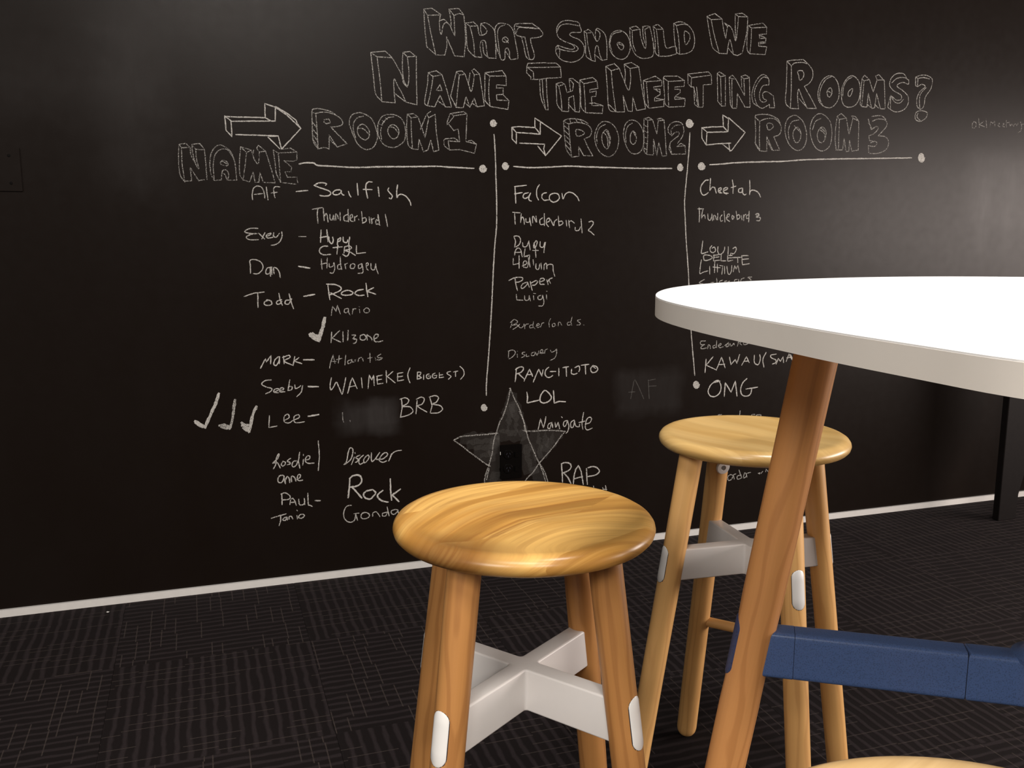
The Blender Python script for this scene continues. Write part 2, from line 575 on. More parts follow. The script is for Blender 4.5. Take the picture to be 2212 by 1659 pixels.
# ------------------------------------------------------------------ chalk on the wall
DATA = """@title_word|first title word, white chalk block capitals starting with a tall W|2.7|0.64
-575,3580 -523,3589 -463,3554 -551,3545 -575,3580
-575,3580 -568,3448 -559,3361 -502,3316
-551,3545 -531,3439 -502,3316 -444,3318
~-444,3318 -431,3372 -432,3426
-432,3426 -381,3317 -319,3315
~-319,3315 -309,3425 -319,3564
-319,3564 -351,3600 -415,3591 -383,3557 -348,3571 -319,3564
~-415,3591 -404,3533 -402,3485
~-383,3557 -380,3495 -378,3437
~-469,3554 -477,3511 -473,3460 -464,3441 -454,3490 -435,3511 -411,3498 -393,3460 -378,3437
~-472,3520 -446,3528 -420,3506
-308,3517 -258,3527 -230,3505 -280,3500 -308,3517
~-308,3517 -303,3425 -294,3360 -250,3319
~-280,3500 -259,3417 -250,3319
-250,3319 -203,3318
~-203,3318 -215,3385 -205,3417 -183,3419 -174,3387 -168,3336 -158,3317
-158,3317 -110,3318
~-110,3318 -113,3438 -126,3495 -173,3526 -209,3520
~-209,3520 -183,3499 -170,3480 -180,3461 -218,3453 -230,3505
~-209,3520 -211,3483 -202,3455
~-198,3409 -190,3346 -161,3318
~-113,3438 -116,3495 -97,3526 -59,3532 -20,3522 6,3492 19,3434 38,3336 19,3322 -15,3320 -20,3362 -33,3384 -49,3372 -51,3318 -78,3317 -91,3393 -100,3473 -84,3509 -52,3522
~-113,3438 -104,3380 -78,3317
~-46,3363 -33,3349 -15,3320
~-47,3451 -66,3438 -62,3422 -39,3420 -28,3437 -47,3451
-59,3444 -27,3417
~12,3510 18,3531 51,3539
51,3539 132,3545 185,3516
~185,3516 207,3485 182,3465 123,3454
~123,3454 126,3424 148,3360 143,3330 123,3324 94,3339 77,3403 61,3459
~12,3510 25,3470 61,3459 84,3459
25,3522 83,3515 185,3516
~25,3481 35,3505 57,3516 149,3519
~84,3459 97,3404 113,3340 123,3324
@title_word|second line first word, white chalk block capitals starting with a tall N|2.7|0.68
-908,3306 -819,3319
~-819,3319 -778,3283 -743,3228 -717,3179
-908,3306 -870,3283 -778,3283
~-908,3306 -896,3186 -884,3068 -846,3024
~-870,3283 -855,3149 -846,3021
-846,3021 -763,3017
~-763,3017 -769,3096 -767,3159 -743,3115 -719,3076 -696,3025
-696,3025 -626,3011
~-626,3011 -627,3178 -625,3297
-625,3297 -666,3326 -709,3318 -682,3294 -625,3300
~-682,3294 -674,3215 -677,3146 -686,3114
~-709,3318 -714,3247 -709,3162 -686,3114
~-717,3179 -709,3139 -686,3114
-761,3071 -699,3026
-553,3207 -500,3221 -464,3200 -521,3186 -553,3207
~-553,3207 -557,3141 -577,3030 -559,3008
~-521,3186 -536,3102 -559,3008
-559,3008 -513,3004 -478,3075 -444,3006 -404,3008
~-404,3008 -434,3112 -464,3200
-477,3140 -502,3103 -465,3105 -477,3140
-490,3040 -450,3013
-370,3223 -336,3230 -314,3211 -352,3203 -370,3223
~-370,3223 -390,3149 -409,3073
~-352,3203 -362,3121 -375,3007
-409,3073 -375,3007 -328,3006 -309,3077 -284,3011 -255,3068 -236,3016 -188,3024
~-314,3211 -295,3160 -276,3108 -261,3156 -254,3211
-254,3211 -219,3216
~-219,3216 -204,3123 -188,3024
-254,3211 -270,3234 -254,3246 -219,3216
~-282,3219 -289,3177 -294,3154
-328,3006 -318,3039 -284,3011 -271,3038 -236,3016
-184,3227 -69,3245 -43,3214 -152,3208 -184,3227
~-184,3227 -184,3142 -182,3059 -150,3022
~-152,3208 -159,3114 -150,3022
-150,3022 -30,3008 -23,3063 -101,3063
-43,3214 -41,3155 -107,3157 -107,3137 -62,3139 -62,3100 -107,3095 -104,3063
-62,3097 -23,3063
-409,3067 -375,3016
-188,3059 -153,3025
@title_word|middle title word at top, white chalk block capitals starting with S|2.6|0.64
~464,3551 449,3574 365,3579 320,3558 301,3520 313,3474 355,3450 405,3436 428,3417 409,3403 359,3410 306,3423
~464,3551 380,3559 327,3545 304,3507
~464,3551 471,3515 411,3509 392,3494 412,3481 458,3467 489,3438 497,3398 475,3352 414,3324 345,3331 307,3360 295,3399 306,3423
~306,3423 325,3401 382,3391 436,3394 452,3412 435,3428 405,3436
295,3399 325,3401 322,3347
492,3520 522,3535 553,3517 511,3511 492,3520
~492,3520 504,3446 509,3371 548,3343
~511,3511 524,3427 548,3343
548,3343 576,3338
~576,3338 571,3382 578,3430 594,3432 606,3384 626,3347
626,3347 660,3356
~660,3356 656,3455 639,3516 592,3545 576,3537
~576,3537 604,3520 603,3486 585,3465 569,3484 553,3517
~576,3537 573,3498 577,3471
579,3376 622,3347
~740,3544 690,3519 674,3463 684,3409 724,3370 772,3363 811,3389 827,3445 813,3500 784,3532 740,3544
~760,3537 705,3520 683,3484 682,3443 696,3403
~730,3460 754,3467 778,3449 771,3425 751,3427 730,3460
738,3461 774,3449
819,3565 866,3579 895,3560 839,3549 819,3565
~819,3565 829,3466 859,3406 900,3380 956,3380 996,3400 999,3456 985,3524 967,3582
~839,3549 845,3467 867,3420
~895,3560 904,3505 934,3442 942,3473 931,3562
931,3562 914,3579 950,3586 967,3582 931,3562
~914,3579 920,3520 933,3473
991,3587 1027,3600 1068,3572 1016,3569 991,3587
~991,3587 1010,3491 1012,3422 1041,3397
~1016,3569 1031,3479 1041,3397
~1041,3397 1111,3403 1172,3421
~1172,3421 1171,3459 1146,3466 1093,3456 1074,3523 1068,3572
~1145,3615 1194,3629 1252,3612 1296,3566 1308,3503 1292,3453 1251,3429 1197,3419
~1145,3615 1152,3528 1171,3438 1197,3419
~1166,3603 1185,3523 1197,3419
~1166,3603 1219,3615 1252,3612
1145,3615 1166,3603
~1227,3568 1263,3557 1271,3522 1239,3485 1227,3568
@title_word|last word of the top title line, white chalk block capitals starting with W|2.7|0.64
1396,3678 1458,3700 1515,3669 1430,3659 1396,3678
~1396,3678 1426,3553 1451,3477 1503,3444
~1430,3659 1460,3555 1503,3444
1503,3444 1563,3444
~1563,3444 1573,3513 1585,3535 1615,3443
1615,3443 1646,3438 1684,3455
~1684,3455 1712,3593 1717,3697
1717,3697 1671,3718 1616,3709 1642,3694 1717,3697
~1616,3709 1620,3623 1628,3538
~1642,3694 1638,3603 1628,3534 1604,3593 1581,3624 1560,3622 1549,3543
~1515,3669 1531,3596 1549,3543
1533,3645 1560,3622
1533,3645 1581,3624
1570,3484 1615,3443
1723,3641 1840,3665 1872,3640 1750,3626 1723,3641
~1723,3641 1718,3558 1722,3482 1745,3455
~1750,3626 1750,3538 1745,3455
1745,3455 1869,3457 1879,3510 1813,3510 1811,3535 1868,3542 1870,3567 1819,3561 1813,3587 1872,3595 1872,3640
1818,3582 1862,3571
1812,3524 1869,3535
@title_word|second line middle word, white chalk block capitals starting with a wide T|2.6|0.66
232,3308 300,3312 330,3290
97,3277 105,3299 232,3311
97,3277 127,3275 232,3282 330,3290 337,3224 232,3214 193,3205
97,3277 97,3240 127,3216 124,3201 193,3205
97,3277 142,3249 146,3209
186,3204 192,3110 203,3070 230,3016
204,3205 211,3104 230,3016 247,3018 237,3119 232,3212
301,3183 339,3195 358,3183 320,3170 301,3183
~301,3183 305,3108 310,3054 344,3013
~320,3170 336,3096 344,3013
344,3013 391,3012 390,3098 424,3114 437,3014 468,3012
~468,3012 471,3102 462,3194
462,3194 415,3223 392,3218 423,3189
392,3218 402,3140
423,3189 416,3144 378,3132 362,3183
390,3057 435,3014
467,3215 558,3236 590,3215 496,3193 467,3215
~467,3215 474,3130 479,3047 511,3010
496,3193 506,3104 511,3010 633,3010 636,3061 557,3057 552,3113 584,3117 587,3152 540,3140 538,3157 598,3169 590,3215
537,3070 573,3075 636,3061
@title_word|second line third word, white chalk block capitals starting with a tall M|2.6|0.68
651,3311 713,3332 750,3303 691,3286 651,3311
~651,3311 665,3180 680,3042 732,3024
~691,3286 709,3148 732,3024
732,3024 796,3027
796,3027 781,3133 820,3033 852,3031 854,3126 884,3039 951,3053
~951,3053 921,3179 893,3321
893,3321 836,3346 785,3332 829,3307 893,3321
~750,3303 779,3242 821,3167 835,3237 829,3307
~785,3332 794,3277 792,3214
679,3069 732,3026
928,3235 1017,3268 1066,3242 952,3229 928,3235
~928,3235 938,3151 944,3095 974,3057
952,3229 963,3138 974,3057 1088,3074 1087,3119 1017,3105 1017,3127 1057,3150 1056,3185 1011,3183 1006,3197 1068,3207 1066,3242
1015,3183 1057,3164
1029,3124 1083,3119
1078,3260 1086,3271 1185,3277 1240,3251 1116,3239 1078,3260
~1078,3260 1090,3158 1096,3094 1126,3071
1116,3239 1119,3145 1126,3071 1247,3081 1249,3133 1170,3123 1169,3141 1210,3171 1209,3192 1167,3190 1167,3205 1238,3212 1240,3251
1177,3141 1245,3133
1264,3295 1423,3318 1446,3297 1294,3272 1264,3295
1264,3295 1268,3231 1292,3211 1294,3272
1292,3211 1313,3212 1352,3080 1391,3082 1385,3230 1452,3236 1446,3297
1313,3212 1324,3097 1352,3080
1334,3213 1356,3084
1492,3311 1509,3322 1557,3300 1519,3290 1492,3311
1492,3311 1504,3127 1536,3095 1519,3290
1536,3095 1566,3096 1557,3300
1588,3290 1613,3306 1640,3282 1610,3281 1588,3290
1588,3290 1605,3109 1623,3084
1610,3281 1614,3183 1623,3084 1658,3086 1658,3185 1724,3096 1765,3097 1749,3299 1717,3312 1683,3302 1706,3285 1749,3295
1640,3282 1716,3173 1706,3285
1683,3302 1691,3230
~1911,3255 1904,3299 1858,3323 1807,3280 1776,3197 1788,3132 1825,3107
~1911,3255 1862,3246 1838,3200 1845,3149 1877,3136 1899,3151 1871,3161 1865,3198 1900,3207 1951,3183
~1904,3299 1859,3304 1817,3258 1794,3198 1815,3125 1861,3094 1905,3114 1923,3123
1951,3183 1967,3102 1924,3100 1923,3123
@title_word|last word of the second title line, white chalk block capitals ending in a question mark|3.0|0.68
2051,3423 2090,3432 2186,3442 2229,3414
2051,3423 2089,3393
~2089,3393 2115,3414 2179,3422 2229,3414
~2229,3414 2268,3373 2271,3320 2245,3282 2206,3259
~2051,3423 2056,3263 2055,3144 2098,3103
~2089,3393 2097,3245 2098,3103
2098,3103 2167,3103
~2167,3103 2154,3182 2159,3238 2195,3177 2240,3109
2240,3109 2318,3112
~2318,3112 2259,3193 2206,3259
~2143,3360 2183,3365 2197,3339 2186,3312 2164,3300 2153,3334 2143,3360
2167,3173 2240,3112
~2418,3344 2358,3311 2326,3236 2335,3170 2370,3135 2421,3120 2470,3139 2504,3191 2503,3265 2470,3324 2418,3344
~2439,3341 2383,3313 2346,3251 2342,3184 2370,3135
~2428,3261 2401,3233 2412,3200 2432,3200 2445,3235 2428,3261
2405,3237 2446,3222
~2606,3354 2558,3321 2527,3253 2534,3179 2563,3139 2614,3133 2663,3157 2689,3213 2683,3294 2654,3336 2606,3354
~2619,3348 2574,3322 2544,3274 2539,3206
~2621,3264 2589,3242 2587,3215 2604,3210 2619,3237 2621,3264
2700,3339 2720,3363 2765,3335 2719,3323 2700,3339
2700,3339 2695,3240 2697,3159 2711,3142 2719,3323
2711,3142 2759,3140 2764,3237 2802,3132 2828,3137 2837,3240 2881,3132 2924,3134 2898,3339
2765,3335 2806,3249 2834,3335 2898,3339
2834,3335 2819,3362 2848,3374 2903,3329
2766,3155 2793,3139
2831,3158 2863,3138
~3098,3363 3069,3392 3007,3389 2962,3356 2949,3307 2978,3274 3019,3255
~3121,3350 3071,3365 3010,3355 2969,3322
~3121,3350 3119,3319 3074,3330 3031,3318 3020,3297 3071,3272 3123,3233 3128,3177 3092,3134 3022,3116 2963,3136 2945,3149
~3019,3255 3060,3237 3063,3209 3024,3200 2996,3213 2968,3232
2945,3149 2964,3232 2972,3136
~2969,3226 3007,3186 3052,3181 3085,3210
3181,3374 3204,3365 3205,3306 3187,3312 3181,3374
~3181,3374 3238,3391 3301,3387 3339,3361 3332,3298 3288,3240 3280,3184
~3204,3365 3257,3374 3312,3367
~3205,3306 3244,3325 3277,3309 3231,3272 3208,3223 3214,3167 3243,3144
~3280,3184 3269,3155 3243,3144
~3286,3303 3241,3259 3232,3210 3242,3147
~3202,3097 3217,3125 3262,3134 3312,3122 3307,3087 3260,3058 3214,3065 3202,3097
~3227,3115 3221,3087 3260,3058
@heading_arrow|largest chalk block arrow, left of the first column heading|3.4|0.95
-1774,2900 -1740,2874 -1739,2784 -1770,2818 -1774,2900
-1774,2897 -1696,2897 -1545,2899
-1740,2871 -1615,2877 -1488,2882
-1545,2899 -1544,2980 -1484,2961 -1488,2882
-1545,2899 -1513,2882
-1484,2961 -1419,2919 -1340,2844 -1458,2720 -1474,2795 -1530,2793
-1484,2966 -1419,2930 -1367,2891 -1359,2871 -1340,2844
-1717,2796 -1474,2797
-1533,2787 -1469,2723
@heading_word|chalk block lettering at the far left below the big arrow|2.6|0.55
-2035,2731 -1998,2738 -1975,2716 -2023,2712 -2035,2731
~-2035,2731 -2042,2649 -2039,2562 -2015,2519
~-2023,2712 -2023,2617 -2015,2519
-2015,2523 -1977,2526
~-1977,2526 -1978,2564 -1981,2599 -1959,2564 -1937,2526
-1937,2529 -1905,2533
~-1891,2535 -1893,2620 -1896,2705
-1896,2705 -1921,2740 -1964,2733 -1944,2706 -1896,2705
~-1975,2716 -1972,2673 -1953,2630 -1934,2595 -1943,2652 -1944,2706
~-1964,2733 -1961,2673 -1946,2614
~-1868,2566 -1870,2632 -1857,2692 -1822,2732 -1785,2727 -1749,2695 -1730,2635 -1723,2535
-1723,2535 -1775,2533
~-1775,2533 -1768,2568 -1781,2592 -1803,2584 -1811,2534
-1811,2534 -1851,2530
~-1851,2530 -1852,2621 -1836,2682 -1808,2707 -1770,2709 -1739,2668
-1868,2566 -1851,2530
~-1811,2628 -1800,2646 -1778,2642 -1768,2623 -1785,2616 -1811,2628
-1800,2642 -1768,2623
~-1798,2573 -1788,2562 -1778,2534
-1693,2727 -1633,2710 -1661,2695 -1693,2727
~-1693,2727 -1702,2652 -1705,2572 -1688,2536
~-1661,2695 -1673,2614 -1688,2536
-1688,2536 -1650,2526 -1628,2584 -1619,2523 -1597,2525 -1589,2582 -1572,2524 -1503,2522
~-1503,2522 -1526,2617 -1551,2706
-1551,2706 -1591,2739 -1602,2722 -1587,2700 -1551,2706
~-1633,2710 -1619,2660 -1598,2630 -1591,2661 -1587,2700
-1619,2713 -1626,2682
-1506,2714 -1478,2697 -1368,2706 -1404,2727 -1466,2720
~-1506,2714 -1498,2629 -1494,2579 -1471,2526
-1478,2697 -1474,2607 -1471,2526 -1381,2516
-1368,2706 -1370,2660 -1390,2652 -1446,2653
-1446,2653 -1403,2617 -1407,2589 -1443,2588 -1430,2557 -1382,2558
-1374,2558 -1369,2522
@heading_word|first column heading, hatched chalk block lettering with the number 1|2.8|0.62
~-1272,2940 -1263,2960 -1223,2963 -1160,2950 -1120,2923
~-1249,2935 -1206,2945 -1155,2939 -1109,2918 -1089,2891 -1099,2871 -1134,2861 -1163,2860
-1272,2940 -1249,2935
~-1272,2940 -1272,2850 -1269,2772 -1242,2727
~-1249,2935 -1244,2834 -1242,2727
~-1242,2727 -1207,2737 -1176,2729
-1176,2729 -1173,2811 -1126,2742 -1067,2764 -1163,2860
-1199,2901 -1173,2906 -1162,2885 -1188,2877 -1202,2887 -1199,2901
-1171,2786 -1126,2742
-1271,2884 -1245,2851
-1270,2845 -1244,2812
-1269,2811 -1243,2772
-1266,2777 -1242,2739
~-991,2950 -1033,2933 -1049,2892 -1038,2847 -1008,2774 -973,2740 -938,2733 -902,2751 -879,2801 -884,2852 -910,2915 -950,2941 -991,2950
~-962,2930 -998,2920 -1022,2888 -1025,2842 -1013,2802
~-969,2883 -996,2866 -1000,2831 -983,2803 -954,2790 -931,2808 -929,2845 -946,2870 -969,2883
~-997,2857 -964,2855 -935,2828
~-801,2947 -844,2934 -871,2893 -875,2847 -865,2801 -835,2762 -787,2749 -745,2762 -707,2800 -703,2870 -723,2922 -759,2943 -801,2947
~-772,2934 -814,2924 -845,2888 -858,2842 -853,2796
~-785,2886 -809,2867 -810,2832 -786,2803 -756,2811 -743,2846 -758,2877 -785,2886
~-803,2873 -773,2868 -749,2840
-868,2887 -845,2883
-850,2911 -832,2900
-826,2926 -814,2918
-689,2952 -650,2958 -620,2938 -665,2932 -689,2952
~-689,2952 -694,2865 -687,2772 -660,2744
~-665,2932 -664,2837 -660,2744
-660,2744 -623,2742 -616,2806 -589,2728 -561,2740 -541,2803 -524,2730 -489,2742
~-489,2742 -504,2848 -511,2959
-511,2959 -552,2937 -564,2957 -539,2976
-552,2937 -578,2816 -620,2938
-570,2948 -608,2862
-415,2967 -326,2983 -304,2970 -387,2955 -415,2967
-415,2967 -434,2915 -434,2897 -387,2955
-422,2901 -391,2864 -362,2876 -353,2797
-304,2970 -312,2800
-457,2802 -448,2812 -388,2819 -353,2797 -429,2800
-457,2802 -455,2770 -420,2744 -429,2800
-420,2744 -354,2749 -255,2728 -242,2785 -312,2800
-296,2804 -274,2808 -242,2785
@heading_arrow|chalk block arrow between the first and second column headings|3.6|0.90
-3,2898 27,2867 29,2796 -1,2826 -3,2898
-3,2898 43,2904 156,2902
27,2867 193,2862
156,2902 155,2962 193,2941 193,2862 156,2902
193,2941 277,2892 342,2855 231,2726 217,2768 224,2799 50,2801
177,2785 231,2726
@heading_word|second column heading, hatched chalk block lettering with the number 2|2.9|0.58
~355,2950 378,2963 426,2968 488,2961 530,2941
~392,2933 433,2944 488,2943 537,2926 557,2896 545,2861 504,2841
355,2950 392,2933
~355,2950 362,2865 377,2773 416,2721
~392,2933 401,2829 416,2721
416,2721 467,2729 466,2793 502,2733 568,2734
~568,2734 532,2789 504,2841
~444,2898 482,2896 505,2879 483,2862 450,2860 444,2898
474,2775 502,2733
362,2920 394,2897
364,2889 399,2860
367,2859 402,2829
372,2828 406,2798
375,2797 410,2761
399,2964 406,2943
440,2967 454,2945
474,2961 495,2940
~652,2960 607,2935 580,2872 588,2810 624,2755 681,2731 730,2757 754,2815 749,2884 712,2939 652,2960
~656,2940 614,2917 594,2866 598,2816
~667,2906 636,2880 633,2836 651,2796 673,2782 690,2813 693,2857 667,2906
~646,2887 671,2856 676,2794
~656,2906 682,2869 686,2819
~843,2975 804,2948 790,2885 804,2823 837,2770 881,2754 924,2775 944,2833 935,2909 897,2961 843,2975
~854,2956 819,2930 806,2879 811,2829
~859,2903 842,2874 846,2830 868,2818 886,2844 881,2885 859,2903
863,2900 881,2869
940,2988 976,2997 1005,2984 969,2978 940,2988
~940,2988 943,2877 945,2782 968,2754
969,2978 972,2872 968,2754 1019,2751 1016,2858 1045,2747 1057,2837 1086,2744 1119,2750 1093,2984
1005,2984 1041,2890 1049,2979 1093,2984
1049,2979 1038,2990 1070,2995 1093,2984
942,2947 969,2935
943,2909 970,2897
944,2871 969,2859
945,2833 969,2821
946,2795 969,2783
~1124,2934 1145,2964 1189,2978 1230,2967 1246,2926 1237,2881 1201,2834
~1153,2929 1182,2952 1223,2957
1124,2934 1128,2903 1155,2883 1146,2922
~1155,2883 1176,2904 1206,2908 1207,2886 1163,2853 1142,2826 1159,2759
1159,2759 1267,2764 1260,2820 1198,2812
1198,2812 1227,2835 1260,2820
1142,2826 1136,2794 1159,2759
@heading_arrow|chalk block arrow left of the third column heading|3.7|0.90
1386,2945 1428,2917 1426,2829 1390,2874 1386,2945
1386,2943 1459,2952 1557,2957
1429,2915 1591,2924
1549,3036 1595,3012 1596,2925 1557,2957 1549,3036
1595,3020 1734,2924 1630,2798 1616,2793
1426,2829 1511,2840 1621,2848
1616,2793 1605,2845
1558,2836 1621,2798
@heading_word|third column heading, chalk block lettering with the number 3|3.2|0.58
~1809,3032 1823,3047 1909,3054 1988,3031 2020,3000
~1849,3005 1901,3024 1969,3026 2020,2992 2030,2951 2014,2918 1971,2902
1809,3032 1849,3005
~1809,3032 1819,2936 1824,2848 1860,2802
1849,3005 1852,2897 1860,2802 1918,2800 1913,2905 1967,2807 2026,2811 1971,2902
~1908,2988 1947,2993 1963,2969 1925,2948 1908,2988
1814,2859 1854,2816
1920,2867 1962,2809
~2134,3057 2077,3026 2061,2961 2080,2888 2128,2832 2189,2813 2237,2852 2247,2926 2222,2999 2185,3038 2134,3057
~2176,3026 2117,3011 2091,2954 2100,2889
~2164,2976 2132,2939 2140,2890 2166,2866 2194,2892 2196,2941 2164,2976
2139,2984 2191,2941
~2358,3078 2295,3043 2274,2968 2295,2886 2339,2830 2401,2817 2454,2858 2463,2950 2437,3032 2358,3078
~2365,3045 2316,3019 2295,2961
~2374,2984 2341,2946 2345,2896 2377,2872 2406,2898 2412,2956 2374,2984
~2361,2963 2398,2939 2408,2898
~2370,2976 2407,2948
2501,3063 2536,3085 2584,3054 2523,3043 2501,3063
2501,3063 2493,2967 2496,2893 2508,2830 2529,2827 2523,3043
2508,2825 2565,2828 2574,2912 2597,2816 2622,2821 2622,2901 2648,2820 2705,2830 2695,3037
2584,3054 2614,2938 2641,3056 2695,3037
2641,3056 2629,3072 2661,3069 2695,3037
~2807,3075 2891,3084 2936,3059
~2815,3041 2872,3060 2936,3050 2945,3008 2876,2938
~2876,2938 2946,2932 2976,2890 2954,2839 2881,2811 2807,2809
2814,2991 2790,3020 2779,3028
2777,3057 2809,2982 2835,2992
~2809,2982 2855,3005 2872,2989 2838,2954 2792,2936
2792,2936 2800,2902 2832,2899
~2812,2886 2853,2899 2870,2879 2845,2861 2792,2864
2792,2864 2801,2813
@heading_line|long chalk underline below the first column heading|4.4|0.95
~-1357,2636 -1331,2643 -1285,2645 -1265,2641 -1245,2630 -1147,2627 -1018,2623 -874,2630 -637,2637 -512,2642 -418,2638 -259,2634
@heading_line|chalk underline below the second column heading|4.4|0.95
~10,2652 117,2647 252,2653 389,2663 528,2661 739,2660 919,2660 1162,2664
@heading_line|chalk underline below the third column heading|4.4|0.95
~1459,2697 1564,2704 1658,2714 1850,2725 2045,2733 2243,2749 2446,2759 2652,2767 2916,2776 3198,2787
@column_line|long vertical chalk line between the first and second columns|4.0|0.90
~-124,2849 -119,2783 -114,2692 -112,2590 -107,2431 -108,2270 -119,2161 -130,1998 -141,1780 -160,1488 -180,1248 -182,1151
@column_line|vertical chalk line between the second and third columns|3.9|0.90
~1294,2907 1292,2800 1283,2648 1270,2450 1281,2300 1292,2175 1313,1998 1326,1860 1353,1556 1375,1380 1398,1208
@chalk_dot|round chalk dot above the line between the first two columns|3.7|1.00
-106,2921 -111,2908 -122,2900 -135,2900 -145,2907 -148,2919 -144,2930 -135,2937 -124,2938 -116,2932 -112,2922 -115,2913 -123,2907 -132,2906 -139,2911 -142,2918 -140,2926 -134,2931 -127,2932 -121,2928 -119,2922 -120,2916 -124,2913 -130,2912 -134,2915 -135,2919 -134,2923 -132,2925 -128,2925 -126,2924 -125,2921 -126,2919 -127,2918 -129,2918 -129,2919
@chalk_dot|chalk dot at the right end of the first underline|3.8|1.00
-174,2635 -179,2620 -192,2612 -206,2612 -218,2620 -222,2633 -217,2645 -207,2653 -194,2654 -185,2647 -181,2636 -184,2626 -193,2619 -203,2618 -211,2623 -215,2632 -212,2641 -205,2646 -197,2647 -191,2643 -188,2636 -190,2630 -195,2626 -201,2625 -205,2628 -207,2632 -206,2637 -203,2640 -199,2640 -196,2638 -195,2635 -196,2633 -198,2632 -200,2632 -200,2633
@chalk_dot|chalk dot at the left end of the second underline|3.8|1.00
-24,2656 -29,2641 -40,2632 -53,2633 -63,2641 -67,2654 -63,2666 -54,2674 -43,2675 -34,2668 -31,2657 -33,2646 -41,2640 -50,2639 -57,2644 -60,2653 -58,2662 -52,2667 -45,2668 -39,2664 -37,2657 -38,2651 -43,2646 -48,2646 -52,2649 -54,2653 -53,2658 -50,2661 -47,2661 -44,2659 -43,2656 -44,2654 -46,2653 -47,2653 -48,2654
@chalk_dot|chalk dot at the right end of the second underline|4.1|1.00
1250,2675 1246,2661 1235,2652 1223,2652 1212,2660 1208,2673 1212,2686 1220,2694 1231,2695 1240,2688 1244,2677 1241,2666 1234,2659 1225,2658 1218,2664 1215,2673 1216,2681 1222,2687 1229,2688 1235,2684 1238,2677 1236,2670 1232,2666 1227,2665 1223,2668 1221,2673 1222,2678 1225,2680 1228,2681 1230,2679 1231,2676 1231,2674 1229,2672 1228,2673 1227,2674
@chalk_dot|chalk dot above the line between the second and third columns|4.0|1.00
1320,2972 1314,2955 1300,2944 1283,2944 1269,2953 1264,2969 1268,2984 1280,2994 1294,2994 1306,2987 1311,2974 1308,2961 1298,2953 1286,2952 1277,2958 1272,2968 1275,2979 1282,2985 1292,2986 1299,2982 1303,2974 1301,2966 1296,2961 1289,2960 1283,2963 1281,2969 1282,2974 1286,2978 1290,2978 1293,2976 1295,2973 1294,2970 1292,2968 1290,2968 1289,2970
@chalk_dot|chalk dot at the left end of the third underline|4.1|1.00
1424,2686 1418,2670 1404,2661 1387,2661 1374,2670 1369,2684 1373,2698 1385,2706 1399,2707 1411,2700 1416,2688 1412,2676 1403,2669 1391,2668 1381,2674 1377,2683 1379,2693 1387,2699 1396,2699 1404,2695 1407,2688 1406,2681 1400,2676 1393,2675 1388,2679 1385,2684 1387,2689 1390,2692 1395,2692 1398,2690 1399,2687 1398,2684 1396,2683 1394,2683 1393,2684
@chalk_dot|chalk dot at the right end of the third underline|4.5|1.00
3321,2792 3316,2772 3302,2759 3285,2759 3270,2771 3263,2790 3267,2808 3278,2819 3293,2819 3306,2810 3312,2794 3310,2779 3300,2770 3288,2769 3277,2776 3272,2789 3274,2801 3281,2809 3291,2810 3299,2804 3303,2795 3302,2785 3297,2779 3290,2778 3284,2782 3281,2789 3281,2796 3285,2799 3290,2800 3293,2797 3295,2793 3294,2790 3292,2788 3290,2788 3289,2790
@chalk_dot|chalk dot under the first vertical line|4.1|1.00
-178,1069 -182,1055 -192,1048 -205,1049 -214,1058 -217,1070 -214,1082 -205,1089 -195,1088 -187,1081 -184,1071 -186,1061 -193,1055 -202,1055 -209,1061 -211,1069 -209,1077 -204,1082 -197,1082 -192,1078 -190,1071 -191,1065 -195,1061 -200,1061 -204,1064 -205,1069 -204,1073 -202,1076 -199,1076 -196,1074 -195,1071 -196,1069 -198,1068 -199,1068 -200,1069
@chalk_dot|chalk dot under the second vertical line|4.4|1.00
1440,1138 1435,1121 1422,1112 1407,1113 1396,1124 1391,1139 1394,1153 1405,1162 1417,1161 1428,1153 1432,1140 1429,1128 1421,1120 1411,1120 1402,1127 1398,1138 1400,1148 1407,1153 1415,1154 1422,1148 1425,1141 1423,1133 1419,1128 1413,1128 1408,1132 1405,1137 1406,1143 1410,1146 1413,1146 1416,1143 1418,1140 1417,1137 1415,1136 1413,1136 1412,1138
@chalk_name|first handwritten name below the heading at the far left|2.9|0.85
~-1638,2422 -1639,2454 -1630,2488 -1612,2501 -1589,2499 -1575,2481 -1568,2455 -1567,2432
-1627,2453 -1580,2458
-1556,2497 -1549,2422
~-1477,2499 -1502,2500 -1513,2487 -1512,2461 -1507,2435
-1529,2462 -1493,2467
@chalk_dash|chalk dash in the first row|4.1|0.95
-1382,2473 -1312,2481
@chalk_word|first row room name in the first column, big chalk handwriting|3.6|1.00
~-1273,2511 -1249,2525 -1220,2528 -1199,2522 -1204,2513
~-1273,2511 -1242,2499 -1210,2489 -1184,2479 -1174,2466 -1185,2452 -1212,2448 -1241,2452
~-1114,2485 -1141,2485 -1160,2471 -1155,2458 -1131,2458 -1112,2472 -1114,2485
~-1112,2472 -1104,2460 -1094,2455
-1066,2478 -1060,2456 -1051,2445
-1011,2527 -1007,2456
~-918,2537 -940,2538 -956,2522 -958,2495 -953,2463 -948,2439
-974,2492 -920,2491
-881,2507 -876,2451
~-814,2503 -820,2489 -809,2473 -793,2455 -801,2437 -812,2441
~-758,2522 -764,2482 -764,2444 -753,2460 -731,2465 -703,2450 -681,2421 -675,2397
@chalk_word|second row room name in the first column, narrow chalk handwriting|3.2|0.80
-1289,2368 -1227,2379
~-1254,2375 -1260,2338 -1257,2285
-1222,2375 -1221,2333 -1219,2301
~-1218,2322 -1207,2344 -1200,2328 -1196,2292
~-1183,2338 -1183,2312 -1171,2304 -1162,2333
-1162,2333 -1158,2304
~-1149,2304 -1148,2339 -1138,2333 -1133,2312
